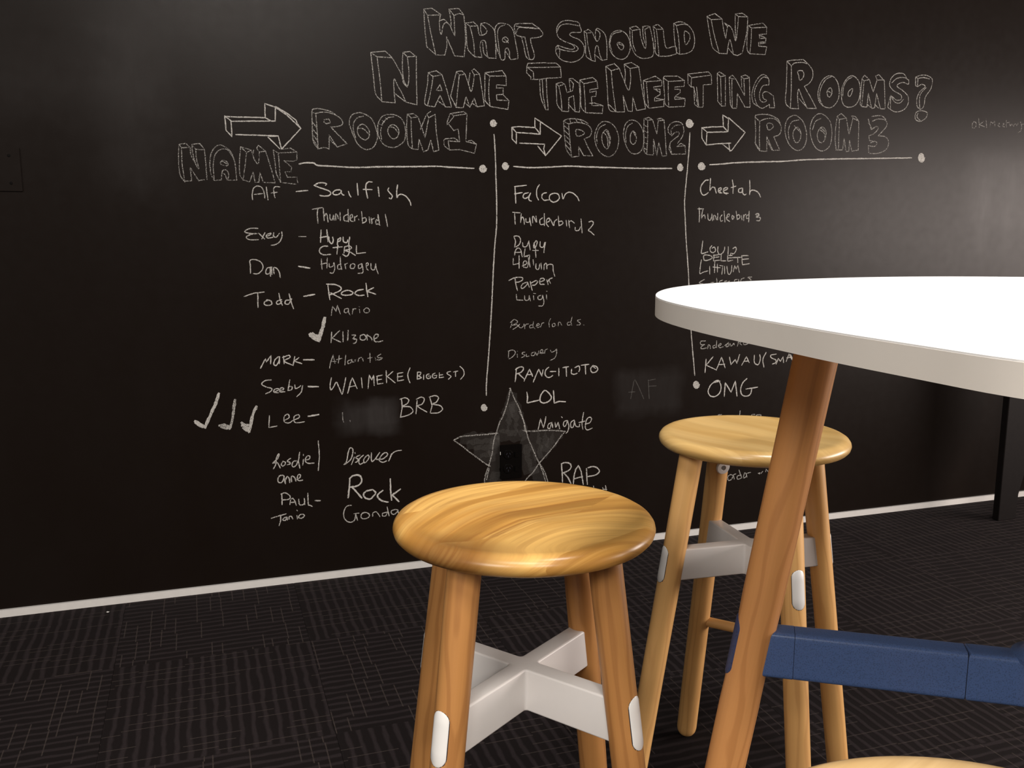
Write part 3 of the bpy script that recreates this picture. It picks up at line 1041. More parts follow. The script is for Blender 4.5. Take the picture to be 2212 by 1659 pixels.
-1121,2350 -1121,2301
~-1077,2338 -1096,2328 -1098,2302 -1076,2298
-1072,2369 -1071,2294
~-1063,2312 -1046,2323 -1048,2339 -1060,2329 -1058,2302 -1041,2296
~-1033,2299 -1032,2328 -1030,2321 -1016,2331
-1008,2310 -1006,2306
-988,2356 -984,2286
~-984,2286 -962,2297 -964,2318 -981,2316
-942,2324 -939,2286
~-929,2318 -925,2281 -923,2308 -909,2316
~-887,2338 -885,2302 -899,2308 -899,2281 -885,2281 -874,2273
-885,2338 -877,2275
-840,2341 -827,2265
@chalk_name|second handwritten name in the left column, starting with a round E|3.2|0.85
~-1615,2253 -1656,2253 -1687,2240 -1687,2229 -1652,2222 -1621,2222
~-1642,2222 -1678,2208 -1683,2195 -1659,2185 -1615,2186
-1611,2224 -1579,2190
-1575,2227 -1595,2190
~-1566,2206 -1542,2216 -1542,2224 -1563,2216 -1568,2203 -1556,2195 -1530,2200
~-1524,2227 -1525,2206 -1509,2201 -1490,2224
~-1476,2232 -1475,2206 -1490,2174 -1516,2156 -1541,2152
@chalk_dash|thin chalk dash in the second row|2.7|0.70
-1375,2204 -1332,2204
@chalk_word|third row room name, thick chalk overwriting in the first column|3.7|0.95
-1240,2243 -1246,2169
-1205,2245 -1200,2173
-1247,2197 -1201,2206
~-1194,2202 -1191,2173 -1178,2160 -1168,2178 -1171,2200
~-1139,2189 -1143,2157 -1138,2146
~-1137,2186 -1123,2197 -1126,2178 -1137,2173
~-1107,2200 -1105,2173 -1086,2167 -1077,2183
~-1066,2200 -1073,2156 -1071,2108 -1088,2083 -1112,2094
@chalk_word|capital letters squeezed below the third row in the first column|3.5|0.90
~-1203,2144 -1227,2146 -1252,2128 -1252,2106 -1229,2093 -1186,2095
-1171,2135 -1114,2141
-1141,2151 -1148,2096
-1100,2140 -1104,2103
~-1100,2140 -1070,2146 -1057,2135 -1071,2124 -1098,2119 -1060,2105 -1034,2087
-1026,2148 -1027,2099 -970,2104
@chalk_name|third handwritten name in the left column, starting with a tall D|3.2|0.85
~-1670,1986 -1668,2028 -1669,2062 -1638,2067 -1608,2053 -1594,2027 -1603,2001 -1627,1982 -1652,1983
~-1542,2021 -1569,2016 -1580,1995 -1575,1979 -1554,1989 -1545,2018
-1553,2016 -1553,1965
-1545,2018 -1544,1976
~-1531,1981 -1532,2018 -1512,2010 -1500,1989 -1496,1958
@chalk_dash|thick chalk dash in the third row|4.6|1.00
-1383,2024 -1317,2012
@chalk_word|fourth row room name in the first column, starting with H|3.0|0.80
-1245,2066 -1242,2004
-1208,2074 -1212,2012
-1249,2035 -1209,2043
~-1198,2039 -1196,2017 -1177,2022 -1168,2044
~-1168,2044 -1164,2006 -1176,1980 -1194,1982
~-1125,2035 -1144,2027 -1145,2005 -1126,2005
~-1128,2078 -1128,2038 -1121,2002
-1101,2035 -1096,2005
-1101,2032 -1084,2040
~-1049,2037 -1065,2029 -1066,2010 -1047,2007 -1038,2026 -1049,2037
~-996,2036 -1016,2026 -1014,2006 -997,2014 -994,2036
~-994,2036 -989,2003 -992,1979 -1020,1976
~-969,2020 -955,2028 -958,2041 -969,2031 -964,2003 -956,1995
~-938,2036 -936,2003 -917,1997 -908,2030
-908,2035 -904,2002 -893,1972
@chalk_name|fourth handwritten name in the left column, starting with a wide T|3.4|0.90
-1712,1847 -1658,1865 -1595,1871
-1632,1866 -1635,1779
~-1571,1822 -1593,1812 -1596,1796 -1578,1789 -1554,1795 -1556,1814 -1582,1825
~-1493,1823 -1520,1813 -1523,1797 -1505,1797 -1492,1812
-1508,1861 -1501,1818 -1490,1788
~-1446,1819 -1467,1817 -1473,1798 -1452,1795 -1432,1827
-1447,1857 -1436,1806 -1424,1765
@chalk_dash|chalk dash in the fourth row|4.9|1.00
-1358,1840 -1293,1850
@chalk_word|bold room name at the middle of the first column beside the fourth name|3.8|1.00
-1210,1907 -1200,1816
~-1218,1912 -1164,1908 -1129,1889 -1141,1867 -1204,1844
-1193,1857 -1129,1821
~-1083,1871 -1117,1864 -1128,1848 -1106,1841 -1068,1844 -1056,1857 -1083,1871
~-990,1875 -1029,1868 -1043,1849 -1018,1837 -986,1839
-972,1913 -968,1866 -962,1829
-925,1885 -968,1864 -912,1843
@chalk_word|small neat room name above the single tick|2.6|0.75
-1195,1717 -1185,1775 -1164,1741 -1155,1780 -1138,1724
~-1087,1756 -1109,1754 -1112,1734 -1093,1734 -1087,1756
~-1087,1756 -1085,1731 -1077,1717
-1063,1722 -1059,1755
~-1060,1741 -1054,1753 -1037,1755
-1018,1751 -1016,1729
-1020,1767 -1016,1766
~-970,1758 -990,1745 -982,1728 -960,1730 -955,1747 -970,1758
@tick_mark|single thick chalk tick in front of the middle room name|10.1|0.90
-1235,1702 -1243,1664 -1261,1609 -1276,1560
-1242,1686 -1251,1642 -1266,1598 -1281,1571
-1326,1606 -1313,1581 -1281,1563
-1331,1601 -1315,1606 -1299,1591 -1277,1593
-1323,1592 -1294,1577 -1281,1582
@chalk_word|room name beside the single tick|3.4|0.80
-1195,1613 -1202,1546
-1146,1619 -1194,1574 -1142,1547
-1125,1613 -1126,1549
-1092,1619 -1097,1556
~-1069,1589 -1046,1588 -1062,1566 -1040,1560 -1048,1540 -1063,1535
-1064,1566 -1042,1563
~-1003,1589 -1017,1581 -1015,1559 -992,1555 -981,1571 -991,1589 -1008,1586
~-973,1554 -975,1585 -966,1582 -947,1565 -942,1548
~-933,1558 -908,1569 -902,1585 -918,1589 -930,1570 -925,1544 -897,1540 -873,1546
@chalk_name|slanted chalk capitals in the left column below the middle|3.5|0.95
-1636,1404 -1611,1450 -1605,1461 -1598,1441 -1570,1481 -1575,1429
~-1526,1471 -1547,1453 -1556,1426 -1541,1417 -1524,1444 -1519,1471
-1519,1471 -1522,1427
-1496,1473 -1493,1426
~-1502,1465 -1464,1477 -1457,1463 -1492,1442 -1445,1415
-1427,1467 -1440,1412
-1403,1460 -1431,1439 -1386,1421
@chalk_dash|chalk dash after the slanted capitals|4.8|1.00
-1374,1445 -1310,1442
@chalk_word|faint slanting room name below the single tick|2.9|0.70
-1216,1385 -1207,1424 -1190,1468 -1182,1414
-1207,1427 -1174,1425
-1153,1463 -1160,1413
-1173,1436 -1137,1444
-1112,1464 -1119,1400
~-1082,1432 -1099,1425 -1099,1408 -1080,1415 -1075,1435
~-1075,1435 -1071,1418 -1060,1417
-1057,1428 -1050,1434 -1052,1417
~-1035,1419 -1029,1438 -1012,1443 -1001,1420
-958,1469 -958,1410
-973,1436 -945,1440
-925,1439 -922,1422
~-888,1460 -910,1447 -908,1439 -880,1435 -894,1424 -914,1425
@chalk_name|handwritten name beside the wide capitals, left column|3.3|0.90
~-1575,1328 -1613,1325 -1633,1304 -1606,1285 -1574,1274 -1582,1256 -1612,1243
~-1561,1251 -1534,1263 -1538,1272 -1558,1267 -1561,1251 -1535,1245
~-1526,1258 -1504,1264 -1506,1275 -1523,1271 -1526,1251 -1496,1249
-1463,1322 -1477,1255
~-1477,1255 -1454,1261 -1452,1279 -1472,1282
~-1434,1289 -1430,1266 -1408,1274 -1398,1282
~-1386,1282 -1396,1242 -1424,1214
@chalk_dash|chalk dash before the wide capitals|5.1|1.00
-1351,1274 -1290,1270
@chalk_word|wide chalk capitals with a bracketed remark in the first column|3.3|0.95
~-1206,1322 -1216,1277 -1211,1245 -1192,1267 -1176,1293 -1161,1260 -1146,1220 -1140,1218 -1126,1272 -1116,1318
-1106,1218 -1088,1284 -1074,1316 -1061,1283 -1046,1245
-1098,1257 -1053,1264
-1017,1313 -1012,1248
-976,1241 -966,1328 -951,1295 -937,1327 -936,1258
-919,1317 -882,1324
-919,1294 -887,1297
-916,1317 -915,1266 -878,1270
-856,1351 -855,1272
-812,1344 -850,1313 -799,1269
-784,1329 -747,1334
-785,1305 -749,1310
-782,1329 -783,1280 -743,1285
~-699,1362 -714,1325 -712,1292 -701,1264
-651,1331 -653,1285
~-651,1331 -629,1329 -634,1312 -648,1308 -625,1294 -651,1285
-610,1311 -611,1282
~-572,1316 -589,1310 -591,1293 -577,1285 -566,1290
-579,1302 -562,1302 -564,1288
~-533,1319 -548,1312 -551,1294 -539,1286 -525,1291
-539,1304 -521,1304 -524,1289
-505,1320 -505,1287 -476,1290
-505,1305 -481,1306
~-428,1325 -452,1320 -447,1307 -425,1292 -443,1274
-408,1320 -379,1326
-394,1324 -394,1290
~-364,1356 -340,1331 -337,1297 -360,1270
@tick_mark|leftmost and largest of the three chalk ticks|9.3|0.95
-1888,1259 -1913,1191 -1943,1131 -1978,1056
-2033,1097 -2006,1078 -1978,1056
-2030,1088 -1994,1059
@tick_mark|middle of the three chalk ticks, hooked|7.9|0.75
-1796,1215 -1807,1149 -1818,1087 -1833,1039
-1895,1061 -1866,1064 -1829,1045
-1883,1052 -1838,1037
@tick_mark|right one of the three chalk ticks|8.7|0.90
-1671,1166 -1695,1115 -1708,1062 -1722,1009
-1762,1070 -1740,1046 -1722,1009
-1761,1052 -1727,1054
-1753,1038 -1725,1014
@chalk_name|short handwritten name after the three ticks|3.1|0.90
-1595,1104 -1602,1028 -1552,1035
~-1508,1067 -1477,1083 -1483,1106 -1504,1094 -1508,1062 -1482,1049 -1455,1063
~-1455,1063 -1415,1079 -1419,1099 -1446,1086 -1444,1053 -1417,1047 -1383,1051
@chalk_dash|chalk dash after the name beside the three ticks|4.9|1.00
-1358,1084 -1293,1091
@chalk_word|large abbreviation in capitals at the right of the erased patch|3.5|0.95
-759,1159 -756,1102 -769,1039
~-769,1159 -736,1167 -712,1151 -722,1128 -751,1111 -704,1104 -685,1074 -714,1052 -769,1039
-656,1143 -665,1056
~-660,1153 -627,1165 -608,1150 -623,1118 -652,1105 -592,1063
-570,1157 -556,1104 -569,1057
~-574,1162 -536,1170 -512,1154 -527,1126 -551,1113 -503,1101 -486,1076 -513,1054 -566,1054
@chalk_residue|faint remains of rubbed out letters in the erased patch|3.0|0.60
-1143,1094 -1142,1043
-1139,1038 -1138,1031
-1097,1040 -1095,1032
@chalk_name|slanting handwritten name left of the short vertical stroke|3.4|0.90
~-1585,761 -1568,794 -1565,826 -1553,852 -1547,853 -1554,830 -1572,813 -1588,798 -1566,801 -1555,793 -1543,764
~-1526,802 -1536,787 -1527,774 -1514,783 -1511,798 -1526,807
~-1477,821 -1491,813 -1498,802 -1483,796 -1483,785 -1499,781
~-1439,802 -1461,799 -1470,777 -1462,764 -1444,774 -1434,797
-1420,856 -1430,796 -1422,752
-1397,840 -1397,833
-1398,808 -1404,771
~-1385,802 -1363,807 -1357,823 -1371,829 -1385,811 -1384,790 -1364,779 -1333,779
@chalk_line|short vertical chalk stroke beside the slanting name|3.3|0.90
~-1302,921 -1299,865 -1298,818 -1303,772 -1308,727
@chalk_name|short lower case chalk word below the slanting name|3.5|0.90
~-1523,712 -1547,714 -1560,696 -1558,673 -1540,669 -1526,689 -1523,712
~-1523,712 -1522,684 -1514,657 -1516,678 -1511,697
~-1511,687 -1502,705 -1491,690 -1488,664
~-1477,668 -1478,698 -1469,704 -1456,692 -1450,670
~-1443,681 -1423,693 -1422,710 -1435,709 -1441,686 -1430,671 -1408,673
@chalk_word|loopy room name in the lower part of the first column|3.5|0.90
~-1144,754 -1132,758 -1122,790 -1114,832 -1102,859 -1086,853 -1085,825 -1097,788 -1121,764 -1137,761
-1076,796 -1096,748
-1071,826 -1070,821
~-1039,807 -1060,799 -1067,791 -1051,780 -1061,764 -1070,762
~-1016,805 -1042,784 -1047,758 -1039,746 -1017,756
~-996,799 -1015,777 -1013,755 -996,763 -980,788 -986,803 -998,797
-965,816 -963,806
~-965,811 -966,773 -959,758 -936,780 -911,814
~-911,814 -936,775 -913,769 -889,771 -860,793 -865,810 -888,805 -910,778 -913,759 -890,747 -866,755
-832,800 -852,753
~-847,763 -827,800 -803,815 -766,819
@chalk_word|biggest handwritten word in the lower part of the first column|5.3|1.00
-1108,656 -1114,595 -1123,530
~-1110,657 -1087,674 -1050,674 -1033,650 -1037,622 -1065,603 -1105,599
-1098,601 -1067,562 -1035,520
~-964,569 -1002,563 -1023,544 -1012,518 -980,508 -956,528 -943,546 -959,567
~-896,558 -927,535 -930,516 -905,489 -863,475
-844,631 -844,561 -839,486
-778,555 -833,521 -790,472
@chalk_name|handwritten name in small capitals near the bottom of the left column|3.5|0.90
~-1541,524 -1540,569 -1541,597
~-1546,593 -1521,600 -1495,583 -1489,564 -1505,554 -1538,555
-1493,520 -1488,554 -1474,560 -1461,542 -1454,511
-1488,533 -1457,533
~-1437,550 -1434,516 -1414,510 -1400,527 -1402,551
-1402,551 -1400,511
~-1378,584 -1379,544 -1378,506 -1369,503 -1354,494
@chalk_dash|small chalk dash near the bottom of the left column|4.0|0.90
-1334,531 -1302,527
@chalk_name|lowest handwritten name, crossed by a long T bar|3.5|0.90
-1611,441 -1575,450 -1518,461
-1553,453 -1555,420 -1565,388
~-1516,440 -1534,434 -1541,423 -1524,419 -1514,439 -1513,420
~-1501,424 -1501,440 -1487,441 -1479,424
-1452,443 -1450,421
-1451,478 -1448,474
~-1420,449 -1438,441 -1441,427 -1421,423 -1405,438 -1420,449
@chalk_word|lowest word of the first column, running behind the front stool seat|3.3|0.85
~-1104,477 -1134,473 -1153,441 -1154,403 -1137,374 -1109,363 -1086,376 -1078,414
-1089,418 -1056,419
-1077,416 -1067,372
~-1019,420 -1040,410 -1041,386 -1020,377 -992,386 -989,405 -1010,419 -1033,419
~-968,388 -963,412 -940,415 -919,381
~-874,408 -900,401 -900,384 -879,384 -869,408
-870,442 -858,380
~-811,419 -840,414 -841,395 -822,388 -797,410 -811,419
~-797,410 -795,395 -783,392
@chalk_word|first row room name in the second column, starting with F|3.6|1.00
19,2523 25,2418
16,2524 98,2534
16,2477 69,2487
~112,2487 83,2478 75,2459 89,2449 112,2460 127,2484
~127,2484 115,2454 118,2438 133,2432
~188,2539 171,2509 171,2466 183,2440
~239,2488 212,2480 207,2455 224,2439 254,2442
~295,2486 266,2475 260,2448 284,2428 314,2435 331,2457 319,2481 289,2486
~349,2484 358,2449 373,2479 397,2493 427,2488 458,2464 473,2438
@chalk_word|second row room name in the second column ending in 2|3.3|0.90
3,2359 54,2356
17,2356 21,2283
63,2351 58,2294
~60,2308 69,2329 81,2313 84,2282
~95,2319 98,2297 119,2297 122,2324
122,2324 131,2273
~143,2292 142,2330 151,2330 166,2297
166,2335 171,2297
~213,2325 193,2308 199,2281 226,2284
225,2352 226,2273
~237,2292 261,2303 261,2322 243,2314 240,2287 255,2267
~270,2314 291,2273 297,2300 315,2314
324,2336 330,2273
~330,2273 357,2287 351,2303 330,2301
381,2309 386,2270
399,2309 406,2260
~402,2298 417,2306 442,2290
~448,2262 449,2243 473,2243 485,2265
489,2318 498,2226
~546,2299 570,2304 580,2288 559,2260 544,2243 562,2232 587,2212
@chalk_word|third row room name in the second column, starting with D|3.3|0.90
~17,2133 23,2172 14,2202 43,2204 58,2182 49,2150 26,2135
~73,2161 78,2136 102,2139 117,2174
117,2171 126,2114
~152,2127 152,2149 167,2174 176,2166 167,2138 152,2127
152,2160 167,2111
~197,2168 197,2138 218,2132 229,2163
~235,2165 227,2127 224,2096
@chalk_word|short capitals squeezed below the third row of the second column|3.3|0.85
~17,2081 23,2112 43,2128 61,2111 70,2070
17,2098 64,2100
90,2122 82,2070 108,2072
143,2111 184,2111
164,2111 167,2066
@chalk_word|fourth row room name in the second column, ending in a long tail|3.2|0.85
8,2060 7,2018 49,2026
48,2078 49,1993
~70,2009 100,2023 96,2042 79,2034 79,2004 103,1998
108,2001 117,2045 114,2064 126,2001
90,2073 123,2081 120,2050
147,2050 151,2014
~168,2022 168,1992 186,1986 195,2022
203,2027 207,1986
~225,1983 227,2016 242,2024 246,1988
~246,2010 263,2018 288,2013 291,1976 303,1938
@chalk_word|middle word of the second column, starting with a sweeping P|3.4|0.85
~-22,1915 20,1933 67,1934 73,1918 50,1905 26,1902
20,1930 26,1886 37,1847
~103,1901 73,1890 63,1868 76,1861 103,1884 109,1901
109,1901 121,1867
~127,1906 133,1878 142,1847
~133,1895 168,1911 180,1902 163,1883 142,1881
~192,1899 228,1913 219,1926 198,1919 198,1888 228,1885
246,1915 256,1883
~252,1901 264,1918 285,1927
264,1909 272,1890
@chalk_word|small neat word in the second column below the sweeping P|3.0|0.80
29,1822 33,1785 77,1782
~88,1812 91,1784 115,1784 121,1811
121,1811 130,1777
151,1811 154,1783
152,1826 166,1824
~205,1812 184,1804 187,1785 211,1787 217,1812
~217,1812 226,1770 217,1742 187,1741
244,1814 246,1783
244,1839 248,1837
@chalk_word|faint loose handwriting with a full stop in the second column|2.5|0.70
~-12,1600 -3,1626 -3,1642
~-12,1635 16,1655 39,1636 0,1616 33,1620 39,1609 5,1588
~56,1624 45,1611 62,1597 79,1608 84,1623
90,1591 90,1621
~90,1607 101,1620 118,1622
~147,1616 127,1611 127,1595 147,1597
152,1637 147,1605 164,1586
~170,1605 193,1612 187,1623 175,1613 181,1596 204,1601
~204,1598 213,1622 227,1627
~276,1653 264,1629 267,1595
~305,1619 288,1614 291,1598 308,1603 305,1619
305,1619 314,1605
~331,1602 334,1624 345,1626 357,1604
~424,1626 401,1622 401,1605 425,1607
433,1661 424,1626 430,1602
~495,1641 471,1633 492,1616 492,1605 469,1603
516,1603 522,1601
@chalk_word|faint loose handwriting with a curling tail in the second column|2.7|0.70
-24,1445 -26,1399
~-28,1443 0,1450 21,1440 20,1422 0,1401 -22,1390
37,1421 38,1399
37,1441 38,1438
~91,1432 76,1430 71,1422 88,1413 85,1403 67,1395
~102,1418 102,1402 122,1404
~159,1429 139,1422 139,1406 159,1408 165,1426
~168,1429 179,1407 191,1436
~197,1420 220,1429 217,1443 202,1436 208,1419 228,1421
234,1418 237,1440 254,1447
~275,1438 286,1424 307,1431 321,1444
~321,1444 321,1414 307,1382 272,1367
@chalk_word|wide chalk capitals near the bottom of the second column|3.9|0.95
31,1324 28,1280 22,1233
~25,1316 51,1331 77,1330 80,1313 63,1295 34,1286
43,1291 91,1244 86,1234
91,1244 125,1314 147,1264
105,1277 146,1277
153,1224 174,1273 192,1311 215,1260 223,1304
~264,1321 244,1303 238,1275 253,1253 276,1251 294,1262
276,1290 316,1289
339,1309 340,1257
369,1313 410,1317
393,1315 396,1251
~434,1299 432,1271 453,1262 476,1269
~458,1309 487,1319 494,1296 488,1280
505,1323 562,1327
535,1325 539,1260
~595,1319 577,1298 584,1272 608,1268 629,1284 622,1307 595,1316
~595,1308 614,1296
@chalk_word|bold three letter capitals right of the star tip|4.5|1.00
106,1156 112,1123 108,1082 196,1096
~239,1161 213,1139 202,1106 210,1081 240,1074 269,1086 286,1107 271,1136 239,1161
300,1155 304,1112 307,1068 342,1079 390,1073
@chalk_word|slanting word touching the right arm of the star|3.5|0.90
190,891 200,934 207,967 217,933 229,900 241,943 246,977
~291,934 267,924 261,899 276,893 291,928 298,897
~314,932 320,898 332,920 338,931
338,931 350,885
362,969 368,962
~406,940 382,933 377,905 392,902 409,937
~409,937 418,897 410,864 398,850
~457,940 433,924 434,890 451,892 460,934
~460,934 469,899 494,889 499,908
~528,989 520,941 517,902 524,870
493,920 538,926
~548,905 578,915 589,942 571,952 550,933 542,883 560,862 595,873
@chalk_word|three chalk capitals at the lower right of the star|4.6|0.90
365,634 371,576 375,501
~365,634 395,640 431,628 437,599 413,578 371,564
383,566 414,532 439,486
457,482 462,539 474,584 494,611 516,563 533,470
459,516 526,528
556,583 560,525 564,468
~568,588 601,594 638,582 656,554 627,531 569,524
@chalk_residue|tips of a chalk word hidden behind the front stool seat|3.7|0.80
613,450 616,432
684,432 688,414
706,445 713,412
691,420 716,415
@chalk_word|first row room name in the third column, starting with C|3.9|0.95
~1454,2592 1426,2586 1398,2551 1394,2516 1409,2491 1430,2489 1455,2505
~1469,2602 1468,2552 1466,2520
~1466,2520 1486,2542 1506,2538 1519,2503
~1539,2518 1559,2529 1556,2539 1538,2533 1540,2508 1566,2504
~1542,2523 1557,2506
~1577,2519 1609,2532 1603,2542 1579,2534 1581,2509 1616,2502
~1581,2504 1605,2497
1646,2595 1655,2555 1655,2502
1638,2542 1676,2553
~1727,2541 1703,2533 1701,2513 1725,2511 1733,2539
~1733,2539 1735,2506 1750,2493 1762,2499
~1787,2595 1792,2547 1792,2496
~1791,2507 1805,2525 1835,2525 1866,2508 1883,2480
@chalk_word|second row room name in the third column ending in 3|3.3|0.85
1376,2392 1422,2393
1387,2401 1392,2351 1391,2301
1419,2392 1409,2351 1410,2324
~1412,2336 1430,2351 1439,2326
~1458,2357 1463,2321 1480,2316 1491,2347
1490,2357 1498,2311
~1507,2317 1506,2347 1520,2342 1530,2317
1537,2362 1539,2317
~1573,2352 1559,2332 1566,2307 1578,2312
1588,2378 1599,2302
~1606,2332 1629,2342 1632,2358 1617,2353 1613,2322 1637,2307
~1653,2343 1660,2320 1671,2338 1656,2348
1687,2378 1699,2320
~1699,2320 1719,2333 1712,2353 1697,2348
1730,2348 1738,2318
1748,2353 1753,2312
~1752,2338 1760,2353 1769,2356
~1793,2354 1775,2348 1776,2328 1794,2328
1794,2379 1794,2302
~1847,2357 1868,2364 1878,2349 1854,2339 1888,2334 1883,2313 1859,2313
1854,2351 1875,2354
@chalk_word|third row room name in the third column, starting with L|3.6|0.90
~1425,2170 1421,2124 1418,2083 1446,2086 1469,2093
~1500,2136 1486,2118 1493,2093 1517,2088 1531,2103 1521,2126 1503,2118
~1550,2128 1549,2098 1564,2074 1588,2082 1604,2108 1605,2126
1634,2128 1635,2074
~1673,2115 1693,2125 1701,2107 1683,2079 1659,2081 1654,2069
@chalk_word|capitals squeezed below the third row of the third column|3.5|0.90
~1438,2068 1442,2035 1472,2034 1504,2047 1500,2062 1470,2070 1438,2068
1514,2067 1559,2073
1521,2052 1562,2057
1520,2072 1518,2029 1569,2033
1579,2069 1578,2028 1620,2028
1633,2064 1669,2066
1634,2048 1664,2049
1631,2066 1635,2025 1674,2032
1670,2050 1742,2052
1715,2050 1718,2015
1747,2063 1802,2064
1752,2037 1806,2041
1747,2063 1758,1999 1814,2006
@chalk_word|fourth row capitals in the third column, just above the table edge|3.2|0.90
~1419,2037 1412,1986 1411,1940 1434,1948 1475,1959
1488,1990 1491,1934
1528,2026 1529,1944
1550,2005 1553,1948
1515,1985 1575,1979
1568,1995 1595,1992 1590,1932
1610,1989 1613,1936
~1628,1989 1639,1942 1654,1931 1668,1957 1669,1994
1669,1994 1667,1978
1683,1949 1693,1993 1707,1967 1720,1996 1735,1943
@chalk_word|word cut off by the far table edge in the third column|3.2|0.75
~1451,1898 1419,1883 1411,1873 1443,1863 1415,1842
1502,1874 1526,1877
1548,1905 1554,1868
~1596,1891 1573,1881 1579,1868 1603,1870
~1632,1885 1615,1880 1630,1872 1615,1867
~1657,1882 1642,1877 1657,1872
~1722,1894 1698,1889 1702,1871 1726,1873 1732,1889 1722,1894
~1748,1867 1753,1894 1776,1904
~1840,1910 1807,1906 1832,1892 1826,1879 1790,1877
@chalk_word|thin word just below the table edge in the third column|3.0|0.75
~1477,1456 1438,1454 1439,1431 1470,1430
~1470,1430 1444,1415 1445,1400 1488,1404
~1497,1398 1500,1425 1514,1420 1519,1398
~1557,1422 1540,1415 1545,1400 1567,1410
1569,1453 1569,1403
~1584,1410 1606,1424 1601,1432 1584,1418 1598,1401 1624,1408
~1637,1415 1663,1430 1673,1414 1646,1407 1667,1438
~1681,1429 1691,1409 1712,1428 1717,1416
1752,1438 1744,1407
1748,1435 1783,1449 1761,1426 1780,1414
~1796,1448 1798,1417 1833,1423 1832,1451
1842,1423 1850,1446
@chalk_word|wide capitals with an opened bracket, beside the table leg|3.8|0.95
1487,1321 1482,1224
1544,1338 1489,1278 1574,1239
1574,1235 1614,1331 1649,1251
1590,1277 1643,1278
1681,1328 1697,1272 1731,1310 1746,1278 1765,1344
1787,1264 1825,1325 1850,1281
1804,1291 1844,1293
~1892,1334 1895,1279 1928,1261 1944,1300 1938,1336
~1992,1350 1967,1299 1979,1239
~2080,1334 2034,1328 2040,1308 2078,1290 2079,1270 2052,1260
2084,1258 2101,1301 2121,1277 2142,1312 2149,1267
2172,1274 2192,1330 2223,1284
2175,1302 2217,1304
2206,1325 2232,1284
~2240,1311 2246,1283 2274,1286 2273,1306
@chalk_word|large round three letter capitals below the second vertical line|4.2|1.00
~1609,1154 1547,1142 1514,1093 1529,1052 1574,1042 1613,1071 1619,1118 1595,1159 1560,1153
1650,1038 1654,1140 1707,1066 1739,1148 1758,1035
~1837,1162 1803,1132 1787,1086 1798,1045 1835,1029 1871,1041 1883,1080
1832,1083 1932,1092
@chalk_residue|word peeking out above the rear stool seat|3.7|0.65
~1633,903 1607,901 1598,886
1790,921 1788,877
1810,884 1825,873
~1880,863 1897,886 1920,885
~1930,864 1939,880 1971,878 1968,858
@chalk_word|small slanted word seen below the rear stool seat|3.4|0.75
~1736,439 1709,425 1715,395 1742,401 1750,429 1727,439
~1765,399 1759,433 1777,439
~1824,427 1792,421 1793,397 1825,402
1803,466 1829,402
~1843,409 1855,441 1870,415 1848,400
1875,406 1869,435 1906,440
1972,427 1990,429 1986,421 1972,427
1996,422 2013,440
2037,433 2041,454 2061,431 2069,456 2079,434
2088,446 2107,452
@chalk_word|very faint handwriting at the far right edge of the wall|3.1|0.45
~3771,3075 3754,3057 3761,3025 3787,3034 3791,3064 3775,3072
3811,3100 3826,3030
3863,3078 3823,3053 3879,3038
3884,3099 3898,3032
3930,3039 3933,3081 3958,3067 3971,3088 3979,3047
~4005,3066 4024,3069 4010,3054 4031,3043
~4052,3067 4071,3068 4053,3053 4074,3045
4088,3098 4094,3045
4090,3075 4121,3082
~4122,3070 4132,3053 4146,3071 4168,3054 4178,3075 4199,3061 4209,3079
~4231,3092 4248,3057 4244,3021 4221,3008
4254,3072 4272,3074
@chalk_residue|ghost of erased letters in the smudged patch by the second vertical line|2.7|0.11
889,1065 909,1184 919,1202 950,1146 992,1059
872,1113 921,1113
1024,1193 1035,1056
1025,1190 1081,1196
1029,1148 1089,1147
@chalk_star|large white chalk star drawn around the wall socket|4.1|0.60
~-11,1190 -28,1109 -62,1007 -91,954 -108,900 -131,830 -142,753 -156,699 -174,645 -194,585 -199,535 -208,458
~-11,1185 17,1117 49,1055 78,976 104,885 122,822 151,758 175,700 199,653 228,582 247,518
~-412,859 -387,871 -354,882 -254,883 -181,883 -102,886
~78,890 145,882 262,880 386,865
~-412,859 -365,825 -310,777 -244,723 -188,679 -157,660
~392,865 357,828 316,774 263,716 210,663 152,589 111,553 82,510
-17,1190 -8,1174
~87,948 92,903 107,874
~52,1027 81,965 98,902
~199,653 234,599 258,534 271,470
~-165,644 -174,606 -182,567
@chalk_shading|soft smeared chalk filling inside the star|41.4|0.03
~0,1135 -28,1038 -62,913
~17,1073 46,983 75,882
~0,1053 6,969 0,887
~-338,862 -243,860 -119,857
~-293,820 -210,819 -119,818
~-243,772 -187,773 -131,775
~-199,724 -176,725 -148,726
~-85,871 0,859 87,858
~-119,840 -119,729 -131,619 -165,538
~98,824 93,712 111,609
~122,766 140,680 158,605
~162,864 174,790 192,704
~215,860 227,786 222,713
~274,862 268,812 251,756
~339,857 309,814 280,777
~-114,589 -120,545 -131,507
~175,604 193,545 206,482"""


def catmull(P, k=5):
    if len(P) < 3:
        return P
    closed = (P[0] - P[-1]).length < 1e-6
    Q = ([P[-2]] if closed else [P[0] * 2 - P[1]]) + P + ([P[1]] if closed else [P[-1] * 2 - P[-2]])
    out = []
    for a, b, c, d in zip(Q, Q[1:], Q[2:], Q[3:]):
        for s in range(k):
            t = s / k
            out.append(.5 * ((2 * b) + (c - a) * t + (2 * a - 5 * b + 4 * c - d) * t * t + (3 * b - a - 3 * c + d) * t ** 3))
    out.append(P[-1])
    return out


